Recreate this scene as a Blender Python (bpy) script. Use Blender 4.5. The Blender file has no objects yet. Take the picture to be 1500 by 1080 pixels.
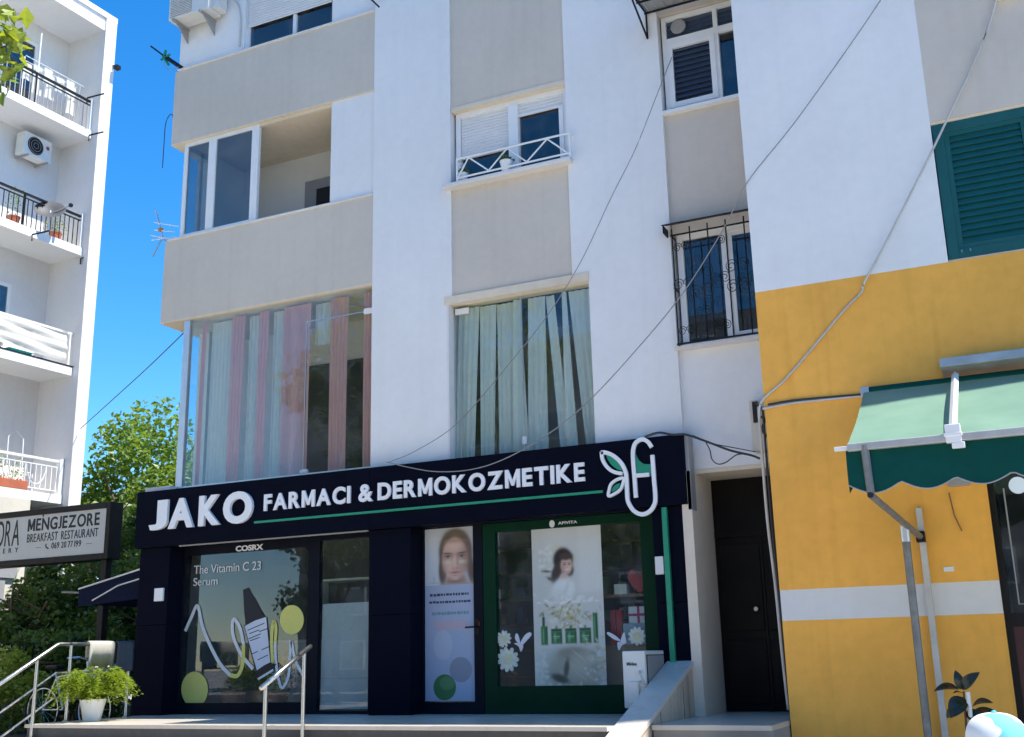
import bpy, bmesh, math, random
from mathutils import Vector, Matrix, Euler
import numpy as np
R = math.radians
random.seed(7)
rng = np.random.default_rng(11)
scene = bpy.context.scene
col = scene.collection

# ------------------------------------------------------------------ camera
cam_d = bpy.data.cameras.new('camera')
cam = bpy.data.objects.new('camera', cam_d); col.objects.link(cam)
scene.camera = cam
cam_d.sensor_fit = 'HORIZONTAL'; cam_d.sensor_width = 36.0
cam_d.lens = 36.0 * 1614.94 / 1500.0
cam_d.clip_start = 0.1; cam_d.clip_end = 2000
YAW, PITCH, ROLL = 0.43737, 0.257274, 0.023476
Rm = (Matrix.Rotation(YAW, 3, 'Z') @ Matrix.Rotation(PITCH, 3, 'X') @ Matrix.Rotation(ROLL, 3, 'Y'))
Cm = Rm @ Matrix(((1, 0, 0), (0, 0, -1), (0, 1, 0)))   # camera looks along local -Z
cam.matrix_world = Matrix.Translation((0, 0, 1.6)) @ Cm.to_4x4()

# ------------------------------------------------------------------ light
SUN_EL, SUN_BEHIND = R(62), R(7)        # sun stands to the right (+x), slightly behind the facade (+y)
world = bpy.data.worlds.new('World'); scene.world = world; world.use_nodes = True
wn = world.node_tree; wn.nodes.clear()
sky = wn.nodes.new('ShaderNodeTexSky'); sky.sky_type = 'NISHITA'; sky.sun_disc = False
sky.sun_elevation = SUN_EL; sky.sun_rotation = R(90) - SUN_BEHIND
sky.air_density = 1.0; sky.dust_density = 0.0; sky.ozone_density = 5.0; sky.altitude = 300
bg = wn.nodes.new('ShaderNodeBackground'); bg.inputs[1].default_value = 0.15
wo = wn.nodes.new('ShaderNodeOutputWorld')
hs = wn.nodes.new('ShaderNodeHueSaturation'); hs.inputs['Saturation'].default_value = 1.32
wn.links.new(sky.outputs[0], hs.inputs['Color']); wn.links.new(hs.outputs[0], bg.inputs[0]); wn.links.new(bg.outputs[0], wo.inputs[0])
sun_d = bpy.data.lights.new('sun', 'SUN'); sun_d.energy = 5.0; sun_d.angle = R(0.53); sun_d.color = (1.0, 0.955, 0.88)
sun = bpy.data.objects.new('sun', sun_d); col.objects.link(sun)
sdir = Vector((math.cos(SUN_EL) * math.cos(SUN_BEHIND), math.cos(SUN_EL) * math.sin(SUN_BEHIND), math.sin(SUN_EL)))
sun.rotation_euler = sdir.to_track_quat('Z', 'Y').to_euler(); sun.location = (30, 10, 40)
scene.view_settings.view_transform = 'Standard'; scene.view_settings.look = 'None'
scene.view_settings.gamma = 1; scene.view_settings.use_curve_mapping = False
scene.view_settings.exposure = 0.9

# ------------------------------------------------------------------ materials
def _nodes(name):
    m = bpy.data.materials.new(name); m.use_nodes = True
    nt = m.node_tree; b = nt.nodes['Principled BSDF']
    return m, nt, b
def _noise(nt, scale, detail=4, stretch=None, rough=.55):
    g = nt.nodes.new('ShaderNodeNewGeometry'); mp = nt.nodes.new('ShaderNodeMapping')
    if stretch: mp.inputs['Scale'].default_value = stretch
    n = nt.nodes.new('ShaderNodeTexNoise'); n.inputs['Scale'].default_value = scale
    n.inputs['Detail'].default_value = detail; n.inputs['Roughness'].default_value = rough
    nt.links.new(g.outputs['Position'], mp.inputs[0]); nt.links.new(mp.outputs[0], n.inputs['Vector'])
    return n
def _ramp(nt, src, p0, p1, c0, c1):
    r = nt.nodes.new('ShaderNodeValToRGB'); e = r.color_ramp.elements
    e[0].position, e[1].position = p0, p1; e[0].color = (*c0, 1); e[1].color = (*c1, 1)
    nt.links.new(src, r.inputs[0]); return r
def _mul(nt, a, b, fac=1.0):
    m = nt.nodes.new('ShaderNodeMix'); m.data_type = 'RGBA'; m.blend_type = 'MULTIPLY'
    m.inputs[0].default_value = fac
    nt.links.new(a, m.inputs[6]); nt.links.new(b, m.inputs[7]); return m.outputs[2]
def plaster(name, c, var=.07, streak=.12, bump=.25, rough=.9, bscale=90, stain=None):
    m, nt, b = _nodes(name)
    n1 = _noise(nt, .7, 5)
    r1 = _ramp(nt, n1.outputs[0], .3, .7, [v * (1 - var) for v in c], [min(1, v * (1 + var * .5)) for v in c])
    n2 = _noise(nt, 1.0, 6, (7, 7, .28))
    s = stain or (.62, .58, .52)
    r2 = _ramp(nt, n2.outputs[0], .52, .78, (1, 1, 1), [1 - streak + streak * v for v in s])
    o = _mul(nt, r1.outputs[0], r2.outputs[0])
    n4 = _noise(nt, 9, 6)
    r4 = _ramp(nt, n4.outputs[0], .35, .75, (1, 1, 1), (1 - var * .7,) * 3)
    o = _mul(nt, o, r4.outputs[0])
    nt.links.new(o, b.inputs['Base Color']); b.inputs['Roughness'].default_value = rough
    b.inputs['Specular IOR Level'].default_value = .25
    n3 = _noise(nt, bscale, 3); n5 = _noise(nt, 3.0, 3)
    ad = nt.nodes.new('ShaderNodeMath'); ad.operation = 'MULTIPLY_ADD'; ad.inputs[1].default_value = 3.0
    nt.links.new(n5.outputs[0], ad.inputs[0]); nt.links.new(n3.outputs[0], ad.inputs[2])
    bp = nt.nodes.new('ShaderNodeBump'); bp.inputs['Strength'].default_value = bump; bp.inputs['Distance'].default_value = .008
    nt.links.new(ad.outputs[0], bp.inputs['Height']); nt.links.new(bp.outputs[0], b.inputs['Normal'])
    return m
def paint(name, c, rough=.5, metal=0, var=.06, scale=6, spec=.5, bump=0, rvar=.0, coat=0):
    m, nt, b = _nodes(name)
    n1 = _noise(nt, scale, 5)
    r1 = _ramp(nt, n1.outputs[0], .3, .72, [v * (1 - var) for v in c], [min(1, v * (1 + var)) for v in c])
    nt.links.new(r1.outputs[0], b.inputs['Base Color'])
    b.inputs['Roughness'].default_value = rough; b.inputs['Metallic'].default_value = metal
    b.inputs['Specular IOR Level'].default_value = spec
    b.inputs['Coat Weight'].default_value = coat
    if rvar:
        n2 = _noise(nt, scale * 3, 5); r2 = _ramp(nt, n2.outputs[0], .3, .7, (rough - rvar,) * 3, (rough + rvar,) * 3)
        nt.links.new(r2.outputs[0], b.inputs['Roughness'])
    if bump:
        n3 = _noise(nt, scale * 10, 3); bp = nt.nodes.new('ShaderNodeBump')
        bp.inputs['Strength'].default_value = bump; bp.inputs['Distance'].default_value = .004
        nt.links.new(n3.outputs[0], bp.inputs['Height']); nt.links.new(bp.outputs[0], b.inputs['Normal'])
    return m
def glass(name, tint=(.8, .9, .88), refl=1.0, ior=1.5, wavy=.02, dirt=.03):
    m = bpy.data.materials.new(name); m.use_nodes = True; nt = m.node_tree; nt.nodes.clear()
    o = nt.nodes.new('ShaderNodeOutputMaterial'); tr = nt.nodes.new('ShaderNodeBsdfTransparent'); tr.inputs[0].default_value = (*tint, 1)
    gl = nt.nodes.new('ShaderNodeBsdfGlossy'); gl.inputs['Roughness'].default_value = .01
    gl.inputs[0].default_value = (refl, refl, refl, 1)
    fr = nt.nodes.new('ShaderNodeFresnel'); fr.inputs[0].default_value = ior
    # two air boundaries of a pane: about twice a single boundary's reflection
    mth = nt.nodes.new('ShaderNodeMath'); mth.operation = 'MULTIPLY'; mth.inputs[1].default_value = 1.8; mth.use_clamp = True
    gm = nt.nodes.new('ShaderNodeNewGeometry'); inv = nt.nodes.new('ShaderNodeMath'); inv.operation = 'SUBTRACT'; inv.inputs[0].default_value = 1.0
    nt.links.new(gm.outputs['Backfacing'], inv.inputs[1])       # the pane's inner face is already counted in the factor above
    mu = nt.nodes.new('ShaderNodeMath'); mu.operation = 'MULTIPLY'; nt.links.new(fr.outputs[0], mu.inputs[0]); nt.links.new(inv.outputs[0], mu.inputs[1])
    nt.links.new(mu.outputs[0], mth.inputs[0])
    mx = nt.nodes.new('ShaderNodeMixShader')
    nt.links.new(mth.outputs[0], mx.inputs[0]); nt.links.new(tr.outputs[0], mx.inputs[1]); nt.links.new(gl.outputs[0], mx.inputs[2])
    n = _noise(nt, 1.3, 2); bp = nt.nodes.new('ShaderNodeBump'); bp.inputs['Strength'].default_value = wavy; bp.inputs['Distance'].default_value = .02
    nt.links.new(n.outputs[0], bp.inputs['Height']); nt.links.new(bp.outputs[0], gl.inputs['Normal'])
    df = nt.nodes.new('ShaderNodeBsdfDiffuse'); df.inputs[0].default_value = (.6, .6, .58, 1)
    mx2 = nt.nodes.new('ShaderNodeMixShader'); nd = _noise(nt, 4, 6)
    rd = _ramp(nt, nd.outputs[0], .45, .8, (dirt * .3,) * 3, (dirt * 2,) * 3)
    nt.links.new(rd.outputs[0], mx2.inputs[0]); nt.links.new(mx.outputs[0], mx2.inputs[1]); nt.links.new(df.outputs[0], mx2.inputs[2])
    nt.links.new(mx2.outputs[0], o.inputs[0])
    return m
def leafmat(name, c1, c2, trans=.35, rough=.45, scale=3.0):
    m = bpy.data.materials.new(name); m.use_nodes = True; nt = m.node_tree; b = nt.nodes['Principled BSDF']; o = nt.nodes['Material Output']
    n1 = _noise(nt, scale, 3); n2 = _noise(nt, 25, 2)
    mth = nt.nodes.new('ShaderNodeMath'); mth.operation = 'AVERAGE' if False else 'ADD'
    nt.links.new(n1.outputs[0], mth.inputs[0]); nt.links.new(n2.outputs[0], mth.inputs[1])
    r1 = _ramp(nt, mth.outputs[0], .7, 1.3, c1, c2)
    nt.links.new(r1.outputs[0], b.inputs['Base Color']); b.inputs['Roughness'].default_value = rough
    b.inputs['Specular IOR Level'].default_value = .4
    tl = nt.nodes.new('ShaderNodeBsdfTranslucent')
    r2 = _ramp(nt, mth.outputs[0], .7, 1.3, [c1[0] * 1.6, c1[1] * 1.6, c1[2] * .6], [min(1, c2[0] * 1.7), min(1, c2[1] * 1.6), c2[2] * .6])
    nt.links.new(r2.outputs[0], tl.inputs[0])
    mx = nt.nodes.new('ShaderNodeMixShader'); mx.inputs[0].default_value = trans
    nt.links.new(b.outputs[0], mx.inputs[1]); nt.links.new(tl.outputs[0], mx.inputs[2]); nt.links.new(mx.outputs[0], o.inputs[0])
    return m
def cloth(name, c, trans=.3, c2=None, stretch=(30, 30, 1), rough=.9):
    m = bpy.data.materials.new(name); m.use_nodes = True; nt = m.node_tree; b = nt.nodes['Principled BSDF']; o = nt.nodes['Material Output']
    n1 = _noise(nt, 1.0, 4, stretch); c2 = c2 or [v * .86 for v in c]
    r1 = _ramp(nt, n1.outputs[0], .35, .7, c2, c); nt.links.new(r1.outputs[0], b.inputs['Base Color'])
    b.inputs['Roughness'].default_value = rough; b.inputs['Specular IOR Level'].default_value = .1
    tl = nt.nodes.new('ShaderNodeBsdfTranslucent'); nt.links.new(r1.outputs[0], tl.inputs[0])
    mx = nt.nodes.new('ShaderNodeMixShader'); mx.inputs[0].default_value = trans
    nt.links.new(b.outputs[0], mx.inputs[1]); nt.links.new(tl.outputs[0], mx.inputs[2]); nt.links.new(mx.outputs[0], o.inputs[0])
    return m
def emit(name, c, s):
    m = bpy.data.materials.new(name); m.use_nodes = True; nt = m.node_tree; b = nt.nodes['Principled BSDF']
    b.inputs['Base Color'].default_value = (*c, 1); b.inputs['Emission Color'].default_value = (*c, 1); b.inputs['Emission Strength'].default_value = s
    return m
def printed(name):
    m, nt, b = _nodes(name); a = nt.nodes.new('ShaderNodeAttribute'); a.attribute_name = 'print'
    nt.links.new(a.outputs['Color'], b.inputs['Base Color']); b.inputs['Roughness'].default_value = .45; b.inputs['Specular IOR Level'].default_value = .3
    return m
_flat = {}
def flat(c, rough=.55):
    k = tuple(round(v, 3) for v in c) + (rough,)
    if k not in _flat: _flat[k] = paint('print_%d' % len(_flat), c, rough, var=.03, scale=30, spec=.3)
    return _flat[k]

M = {}
M['white'] = plaster('white_plaster', (.79, .785, .775), .055, .12, stain=(.72, .7, .68))
M['grey'] = plaster('grey_plaster', (.62, .555, .475), .07, .13)
M['cream'] = plaster('cream_plaster', (.74, .64, .50), .08, .2)
M['yellow'] = plaster('yellow_plaster', (.93, .46, .088), .13, .3, stain=(.6, .5, .4))
M['offwhite'] = plaster('offwhite_plaster', (.72, .70, .68), .06, .10)
M['jamb'] = plaster('jamb_plaster', (.80, .70, .57), .08, .15)  # white jamb tinted warm for the light that falls on it
M['beige'] = plaster('beige_plaster', (.62, .58, .50), .07, .25)
M['facing'] = plaster('facing_plaster', (.26, .25, .24), .1, .2)
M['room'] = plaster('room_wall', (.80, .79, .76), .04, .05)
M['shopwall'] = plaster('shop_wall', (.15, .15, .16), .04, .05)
M['darkroom'] = plaster('darkened_room_wall', (.10, .10, .105), .1, .05)  # near-black wall colour stands in for the shade of deep rooms
M['navy'] = paint('navy_panel', (.0045, .0055, .013), .5, var=.12, scale=2, spec=.02, rvar=.06)
M['navyframe'] = paint('navy_frame', (.006, .008, .015), .5, var=.1, spec=.08)
M['letter'] = paint('sign_letter', (.80, .80, .82), .45, var=.02)
M['letterside'] = paint('letter_side', (.5, .5, .52), .5)
M['green'] = paint('sign_green', (.012, .26, .145), .45)
M['greenframe'] = paint('green_frame', (.002, .030, .014), .5, var=.1, spec=.1)
M['pvc'] = paint('white_pvc', (.78, .78, .77), .35, var=.03)
M['slat'] = paint('shutter_slat', (.66, .66, .66), .5, var=.04)
M['navyslat'] = paint('navy_shutter', (.05, .075, .125), .45, var=.1)
M['greenslat'] = paint('green_shutter', (.006, .085, .085), .5, var=.12)
M['steel'] = paint('brushed_steel', (.50, .49, .46), .32, metal=1, var=.06, rvar=.08)
M['alu'] = paint('aluminium', (.62, .64, .66), .4, metal=.9, var=.06)
M['hood'] = paint('hood_metal', (.42, .42, .41), .5, metal=.2, var=.15)
M['greypipe'] = paint('grey_painted_pipe', (.20, .20, .195), .5, metal=.3, var=.2, scale=14)
M['black'] = paint('black_metal', (.010, .010, .011), .5, var=.2, spec=.2)
M['cable'] = paint('black_cable', (.03, .03, .032), .6)
M['cablegrey'] = paint('grey_cable', (.28, .28, .28), .6)
M['cablewhite'] = paint('white_cable', (.52, .50, .46), .6, var=.12)
M['acwhite'] = paint('ac_casing', (.68, .68, .65), .45, var=.05)
M['acgrey'] = paint('ac_grille', (.30, .30, .30), .5)
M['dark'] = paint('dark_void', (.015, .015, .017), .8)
M['door'] = paint('dark_door', (.010, .008, .007), .45, var=.25, scale=3, rvar=.1, spec=.12)
M['marble'] = plaster('marble_slab', (.66, .60, .53), .1, .3, .08, .35, stain=(.5, .42, .34))
M['marbleside'] = plaster('stained_marble', (.66, .52, .40), .25, .75, .1, .5, stain=(.25, .13, .08))
M['terrace'] = plaster('terrace_stone', (.58, .52, .44), .08, .1, .06, .3)
M['riser'] = plaster('dark_granite', (.10, .10, .105), .3, .1, .1, .4)
M['concrete'] = plaster('concrete', (.34, .33, .31), .12, .2, .3)
M['asphalt'] = plaster('asphalt', (.055, .055, .056), .15, .05, .5, .85, 140)
M['soil'] = plaster('soil', (.09, .065, .045), .2, .1, .6)
M['pink'] = cloth('pink_curtain', (.86, .48, .48), .4, (.82, .45, .45), (8, 8, 1))
M['sheer'] = cloth('brightening_strip', (.86, .86, .82), .45, (.80, .81, .77), (5, 5, 1))
M['teal'] = cloth('pale_curtain', (.82, .87, .85), .35, (.76, .81, .79), (8, 8, 1))
M['awntop'] = cloth('faded_green_canvas', (.23, .37, .275), .25, (.185, .315, .235), (2, 2, 2))
M['awnval'] = cloth('green_canvas', (.006, .075, .062), .12, None, (6, 6, 6))
M['navycloth'] = cloth('navy_canvas', (.012, .016, .04), .1)
M['whitecloth'] = cloth('white_cloth', (.80, .79, .74), .3, None, (2, 2, 14))
M['towelA'] = cloth('beige_towel', (.52, .50, .42), .1, None, (30, 30, 30))
M['towelB'] = cloth('grey_towel', (.10, .105, .12), .05, None, (30, 30, 30))
M['terracotta'] = paint('terracotta', (.42, .12, .06), .75, var=.12)
M['potwhite'] = paint('white_pot', (.74, .74, .72), .35, var=.04)
M['bark'] = paint('bark', (.12, .085, .06), .9, var=.3, scale=12, bump=.6)
M['leafA'] = leafmat('tree_leaf', (.055, .115, .018), (.18, .27, .045))
M['leafB'] = leafmat('hedge_leaf', (.028, .07, .018), (.09, .16, .035), .3)
M['leafC'] = leafmat('fern_leaf', (.07, .12, .012), (.22, .30, .03), .35)
M['leafD'] = leafmat('yellow_hedge_leaf', (.09, .14, .02), (.28, .34, .05), .35)
M['rubber'] = leafmat('rubber_leaf', (.010, .018, .012), (.03, .035, .025), .05, .25)
M['glass'] = glass('clear_glass', (.90, .94, .93))
M['glassdark'] = glass('tinted_glass', (.60, .64, .67), 1.0, 1.55)
M['glassgreen'] = glass('green_glass', (.93, .97, .955), 1.0, 1.5)
M['frost'] = paint('frosted_film', (.36, .40, .43), .35, var=.04)
M['wood'] = paint('brown_wood', (.16, .085, .045), .6, var=.3, scale=8)

# ------------------------------------------------------------------ mesh helpers
OFF = {}
class MB:
    def __init__(s): s.v = []; s.f = []
    def add(s, vs, fs):
        o = len(s.v); s.v += [tuple(p) for p in vs]; s.f += [tuple(i + o for i in f) for f in fs]; return s
    def box(s, x0, x1, y0, y1, z0, z1):
        x0, x1 = min(x0, x1), max(x0, x1); y0, y1 = min(y0, y1), max(y0, y1); z0, z1 = min(z0, z1), max(z0, z1)
        v = [(x0, y0, z0), (x1, y0, z0), (x1, y1, z0), (x0, y1, z0), (x0, y0, z1), (x1, y0, z1), (x1, y1, z1), (x0, y1, z1)]
        return s.add(v, [(0, 3, 2, 1), (4, 5, 6, 7), (0, 1, 5, 4), (1, 2, 6, 5), (2, 3, 7, 6), (3, 0, 4, 7)])
    def prism(s, pts, y0, y1):           # polygon in (x,z), counter-clockwise seen from -y
        n = len(pts)
        v = [(x, y0, z) for x, z in pts] + [(x, y1, z) for x, z in pts]
        f = [tuple(range(n)), tuple(range(2 * n - 1, n - 1, -1))]
        f += [(i, i + n, (i + 1) % n + n, (i + 1) % n) for i in range(n)]
        return s.add(v, f)
    def prismx(s, pts, x0, x1):          # polygon in (y,z)
        n = len(pts)
        v = [(x0, y, z) for y, z in pts] + [(x1, y, z) for y, z in pts]
        f = [tuple(range(n)), tuple(range(2 * n - 1, n - 1, -1))]
        f += [(i, i + n, (i + 1) % n + n, (i + 1) % n) for i in range(n)]
        return s.add(v, f)
    def tube(s, pts, r, n=8, r1=None):
        pts = [Vector(p) for p in pts]; m = len(pts); rings = []
        for i, p in enumerate(pts):
            d = (pts[min(i + 1, m - 1)] - pts[max(i - 1, 0)]).normalized()
            a = Vector((0, 0, 1)) if abs(d.z) < .9 else Vector((1, 0, 0))
            u = d.cross(a).normalized(); w = u.cross(d)
            rr = r if r1 is None else r + (r1 - r) * i / max(1, m - 1)
            rings.append([p + (u * math.cos(t) + w * math.sin(t)) * rr for t in [2 * math.pi * k / n for k in range(n)]])
        v = [q for rg in rings for q in rg]; f = []
        for i in range(m - 1):
            for k in range(n):
                f.append((i * n + k, i * n + (k + 1) % n, (i + 1) * n + (k + 1) % n, (i + 1) * n + k))
        f.append(tuple(range(n - 1, -1, -1))); f.append(tuple((m - 1) * n + k for k in range(n)))
        return s.add(v, f)
    def lathe(s, prof, c, n=20):         # prof: (r,z) from bottom to top
        v = []; f = []
        for r, z in prof:
            v += [(c[0] + r * math.cos(2 * math.pi * k / n), c[1] + r * math.sin(2 * math.pi * k / n), c[2] + z) for k in range(n)]
        for i in range(len(prof) - 1):
            for k in range(n):
                f.append((i * n + k, i * n + (k + 1) % n, (i + 1) * n + (k + 1) % n, (i + 1) * n + k))
        f.append(tuple(range(n - 1, -1, -1))); f.append(tuple((len(prof) - 1) * n + k for k in range(n)))
        return s.add(v, f)
    def ribbon(s, pts, w, y0, y1, closed=False):     # flat band of width w along a line in (x,z)
        P = [Vector(p) for p in pts]; m = len(P); L = []; Rr = []
        for i in range(m):
            a = P[i - 1] if (i > 0 or closed) else P[i]; b = P[(i + 1) % m] if (i < m - 1 or closed) else P[i]
            d = (b - a).normalized(); nn = Vector((-d.y, d.x)) * (w / 2); L.append(P[i] + nn); Rr.append(P[i] - nn)
        v = []; 
        for i in range(m):
            v += [(L[i].x, y0, L[i].y), (Rr[i].x, y0, Rr[i].y), (Rr[i].x, y1, Rr[i].y), (L[i].x, y1, L[i].y)]
        f = []
        for i in range(m if closed else m - 1):
            a = i * 4; b = ((i + 1) % m) * 4
            for k in range(4): f.append((a + k, a + (k + 1) % 4, b + (k + 1) % 4, b + k))
        if not closed: f += [(0, 1, 2, 3), ((m - 1) * 4 + 3, (m - 1) * 4 + 2, (m - 1) * 4 + 1, (m - 1) * 4)]
        return s.add(v, f)
    def ell(s, cx, cz, rx, rz, y0, y1, n=28, rot=0):
        c, sn = math.cos(rot), math.sin(rot); pts = []
        for k in range(n):
            t = 2 * math.pi * k / n; a, b = rx * math.cos(t), rz * math.sin(t)
            pts.append((cx + a * c - b * sn, cz + a * sn + b * c))
        return s.prism(pts, y0, y1)
    def build(s, name, mat, parent=None, smooth=False, bevel=0, normals=True):
        me = bpy.data.meshes.new(name)
        a = np.array(s.v, float); o = np.array([(a[:, 0].min() + a[:, 0].max()) / 2, (a[:, 1].min() + a[:, 1].max()) / 2, a[:, 2].min()])
        me.from_pydata((a - o).tolist(), [], s.f); me.validate()
        if normals:
            bm = bmesh.new(); bm.from_mesh(me); bmesh.ops.recalc_face_normals(bm, faces=bm.faces); bm.to_mesh(me); bm.free()
        me.materials.append(M[mat] if isinstance(mat, str) else mat)
        if smooth:
            me.shade_smooth()
            if smooth != 'all': me.set_sharp_from_angle(angle=R(40))
        ob = bpy.data.objects.new(name, me); col.objects.link(ob)
        if parent is not None:
            ob.parent = parent; ob.location = o - OFF[parent.name]
        else: ob.location = o
        OFF[ob.name] = o
        if bevel:
            md = ob.modifiers.new('bevel', 'BEVEL'); md.width = bevel; md.segments = 2; md.limit_method = 'ANGLE'
        return ob
def B(*a): return MB().box(*a)
def tag(o, label=None, cat=None, group=None, kind=None):
    if label: o['label'] = label
    if cat: o['category'] = cat
    if group: o['group'] = group
    if kind: o['kind'] = kind
    return o
def thing(name, label, cat, loc=(0, 0, 0), group=None, local=False, rz=0):
    o = bpy.data.objects.new(name, None); col.objects.link(o); o.location = loc; o.rotation_euler.z = rz
    o.empty_display_size = .2
    OFF[o.name] = np.zeros(3) if local else np.array(loc, float)
    return tag(o, label, cat, group)
def copy_tree(o, parent=None, label=None, loc=None, mat=None):
    c = o.copy(); col.objects.link(c); OFF[c.name] = OFF[o.name]
    if parent is not None: c.parent = parent
    if label: c['label'] = label
    if loc is not None: c.location = loc
    for ch in list(o.children): copy_tree(ch, c)
    return c
def mesh_from_text(txt, bold=0.0):
    cu = bpy.data.curves.new('t', 'FONT'); cu.body = txt; cu.size = 1; cu.offset = bold; cu.resolution_u = 5
    ob = bpy.data.objects.new('t', cu); col.objects.link(ob)
    dg = bpy.context.evaluated_depsgraph_get(); dg.update()
    me = bpy.data.meshes.new_from_object(ob.evaluated_get(dg))
    bpy.data.objects.remove(ob); bpy.data.curves.remove(cu)
    v = np.array([tuple(q.co) for q in me.vertices]); f = [tuple(p.vertices) for p in me.polygons]
    eds = {}
    for p in f:
        for i in range(len(p)):
            a, b = p[i], p[(i + 1) % len(p)]; eds[(a, b)] = 1
    border = [(a, b) for (a, b) in eds if (b, a) not in eds]
    bpy.data.meshes.remove(me)
    return v[:, :2], f, border
def text_into(mb, txt, x0, x1, z0, z1, y0, y1, bold=0.0, slope=0.0):
    if txt == 'M':
        return mb.prism([(x0 + a * (x1 - x0), z0 + b * (z1 - z0)) for a, b in ((0, 0), (.23, 0), (.23, .56), (.42, .12), (.58, .12), (.77, .56), (.77, 0), (1, 0), (1, 1), (.77, 1), (.5, .42), (.23, 1), (0, 1))], y0, y1)
    v, f, border = mesh_from_text(txt, bold)
    mn, mx = v.min(0), v.max(0); q = (v - mn) / (mx - mn)
    X = x0 + q[:, 0] * (x1 - x0); Z = z0 + q[:, 1] * (z1 - z0) + slope * (X - x0); n = len(v)
    vs = [(a, y0, b) for a, b in zip(X, Z)] + [(a, y1, b) for a, b in zip(X, Z)]
    fs = list(f) + [tuple(i + n for i in reversed(p)) for p in f] + [(a, a + n, b + n, b) for a, b in border]
    return mb.add(vs, fs)
def word(txt, x0, x1, z0, z1, y0, y1, mat, parent, bold=.02, gap=.16, name='letter'):
    ws = []
    for ch in txt:
        v, f, b = mesh_from_text(ch, bold); ws.append(v[:, 0].max() - v[:, 0].min())
    tot = sum(ws) + gap * (len(txt) - 1); k = (x1 - x0) / tot; x = x0
    for ch, w in zip(txt, ws):
        mb = MB(); over = (z1 - z0) * .015 if ch in 'OCG&S' else 0
        text_into(mb, ch, x, x + w * k, z0 - over, z1 + over, y0, y1, bold)
        mb.build(name, mat, parent); x += (w + gap) * k
def arc(cx, cz, r, a0, a1, n=12):
    return [(cx + r * math.cos(R(a0 + (a1 - a0) * i / n)), cz + r * math.sin(R(a0 + (a1 - a0) * i / n))) for i in range(n + 1)]
def sag(pts, n=10):                       # smooth Catmull-Rom line through 3D points
    P = [Vector(p) for p in pts]; P = [P[0] * 2 - P[1]] + P + [P[-1] * 2 - P[-2]]; out = []
    for i in range(1, len(P) - 2):
        for k in range(n):
            t = k / n; a, b, c, d = P[i - 1], P[i], P[i + 1], P[i + 2]
            out.append(.5 * ((2 * b) + (c - a) * t + (2 * a - 5 * b + 4 * c - d) * t * t + (3 * b - a - 3 * c + d) * t ** 3))
    return out + [P[-2]]
def smooth2(pts, n=8, closed=False):
    P = [Vector(p) for p in pts]
    if closed: P = [P[-1]] + P + P[:2]
    else: P = [P[0] * 2 - P[1]] + P + [P[-1] * 2 - P[-2]]
    out = []
    for i in range(1, len(P) - 2):
        for k in range(n):
            t = k / n; a, b, c, d = P[i - 1], P[i], P[i + 1], P[i + 2]
            q = .5 * ((2 * b) + (c - a) * t + (2 * a - 5 * b + 4 * c - d) * t * t + (3 * b - a - 3 * c + d) * t ** 3)
            out.append((q.x, q.y))
    if not closed: out.append((P[-2].x, P[-2].y))
    return out

# ================================================================== ground and street
tag(MB().box(-300, 300, -300, 300, -.5, -.004).build('ground', 'concrete'), kind='structure')
tag(MB().box(-300, 300, -26, -13, -.3, .0).build('road', 'asphalt'), kind='structure')
tag(MB().box(-300, 300, -13, -12.8, -.3, .12).build('kerb', 'concrete'), kind='structure')
tag(B(-300, 300, -12.8, 8.35, -.3, .10).build('pavement', plaster('pale_paving', (.56, .51, .44), .1, .1, .3)), kind='structure')  # unseen paving, widened and paled to bounce light onto the facade

tag(B(-30, -11.64, 11.0, 25, -.3, .70).build('garden_bed', 'soil'), kind='structure')
# terrace, its steps and the entrance landing
TX0, TX1, TY, TZ = -11.42, -3.86, 10.2, .96
ter = tag(B(TX0, TX1, TY + .02, 12.62, 0, TZ - .04).build('terrace', 'riser'), kind='structure')
xs = [TX0 + (TX1 - TX0) * i / 12 for i in range(13)]
for i in range(12):                                   # stone slabs of the terrace floor
    for j, (a, b) in enumerate(((TY - .03, 11.0), (11.0, 11.8), (11.8, 12.62))):
        B(xs[i] + .002, xs[i + 1] - .002, a + .002, b - .002, TZ - .04, TZ + random.uniform(-.0012, .0012)).build('slab', 'terrace', ter)
for k in range(6):
    z = TZ - .16 * (k + 1)
    if z <= 0.02: break
    st = tag(B(TX0, TX1, TY - .32 * (k + 1), TY + .02 - .32 * k, 0, z - .03).build('step', 'riser'), kind='structure')
    B(TX0, TX1, TY - .32 * (k + 1) - .02, TY + .018 - .32 * k, z - .03, z).build('tread', 'terrace', st)
tag(B(-3.55, -2.40, 10.6, 13.3, 0, TZ - .05).build('entrance_landing', 'concrete'), kind='structure')
tag(B(-3.55, -2.40, 10.55, 13.3, TZ - .05, TZ - .005).build('entrance_landing_slab', 'terrace'), kind='structure')
for k in range(5):
    z = TZ - .17 * (k + 1)
    tag(B(-3.55, -2.40, 10.6 - .3 * (k + 1), 10.6 - .3 * k, 0, z).build('entrance_step', 'concrete'), kind='structure')

# ================================================================== the apartment building
apt = thing('apartment_building', 'white and grey apartment block with a dark pharmacy on its ground floor', 'building', (-7.2, 12.3, 0))
H = 14.2
Y0 = 12.30
MB().prism([(-7.86, 3.98), (-6.68, 3.98), (-6.68, 6.28), (-6.61, 6.28), (-6.61, H), (-7.86, H)], Y0, 12.62).build('pilaster', 'white', apt)
MB().prism([(-4.66, 3.98), (-3.57, 3.98), (-3.57, H), (-4.88, H), (-4.88, 6.28), (-4.66, 6.28)], Y0, 12.62).build('pilaster', 'white', apt)
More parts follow.
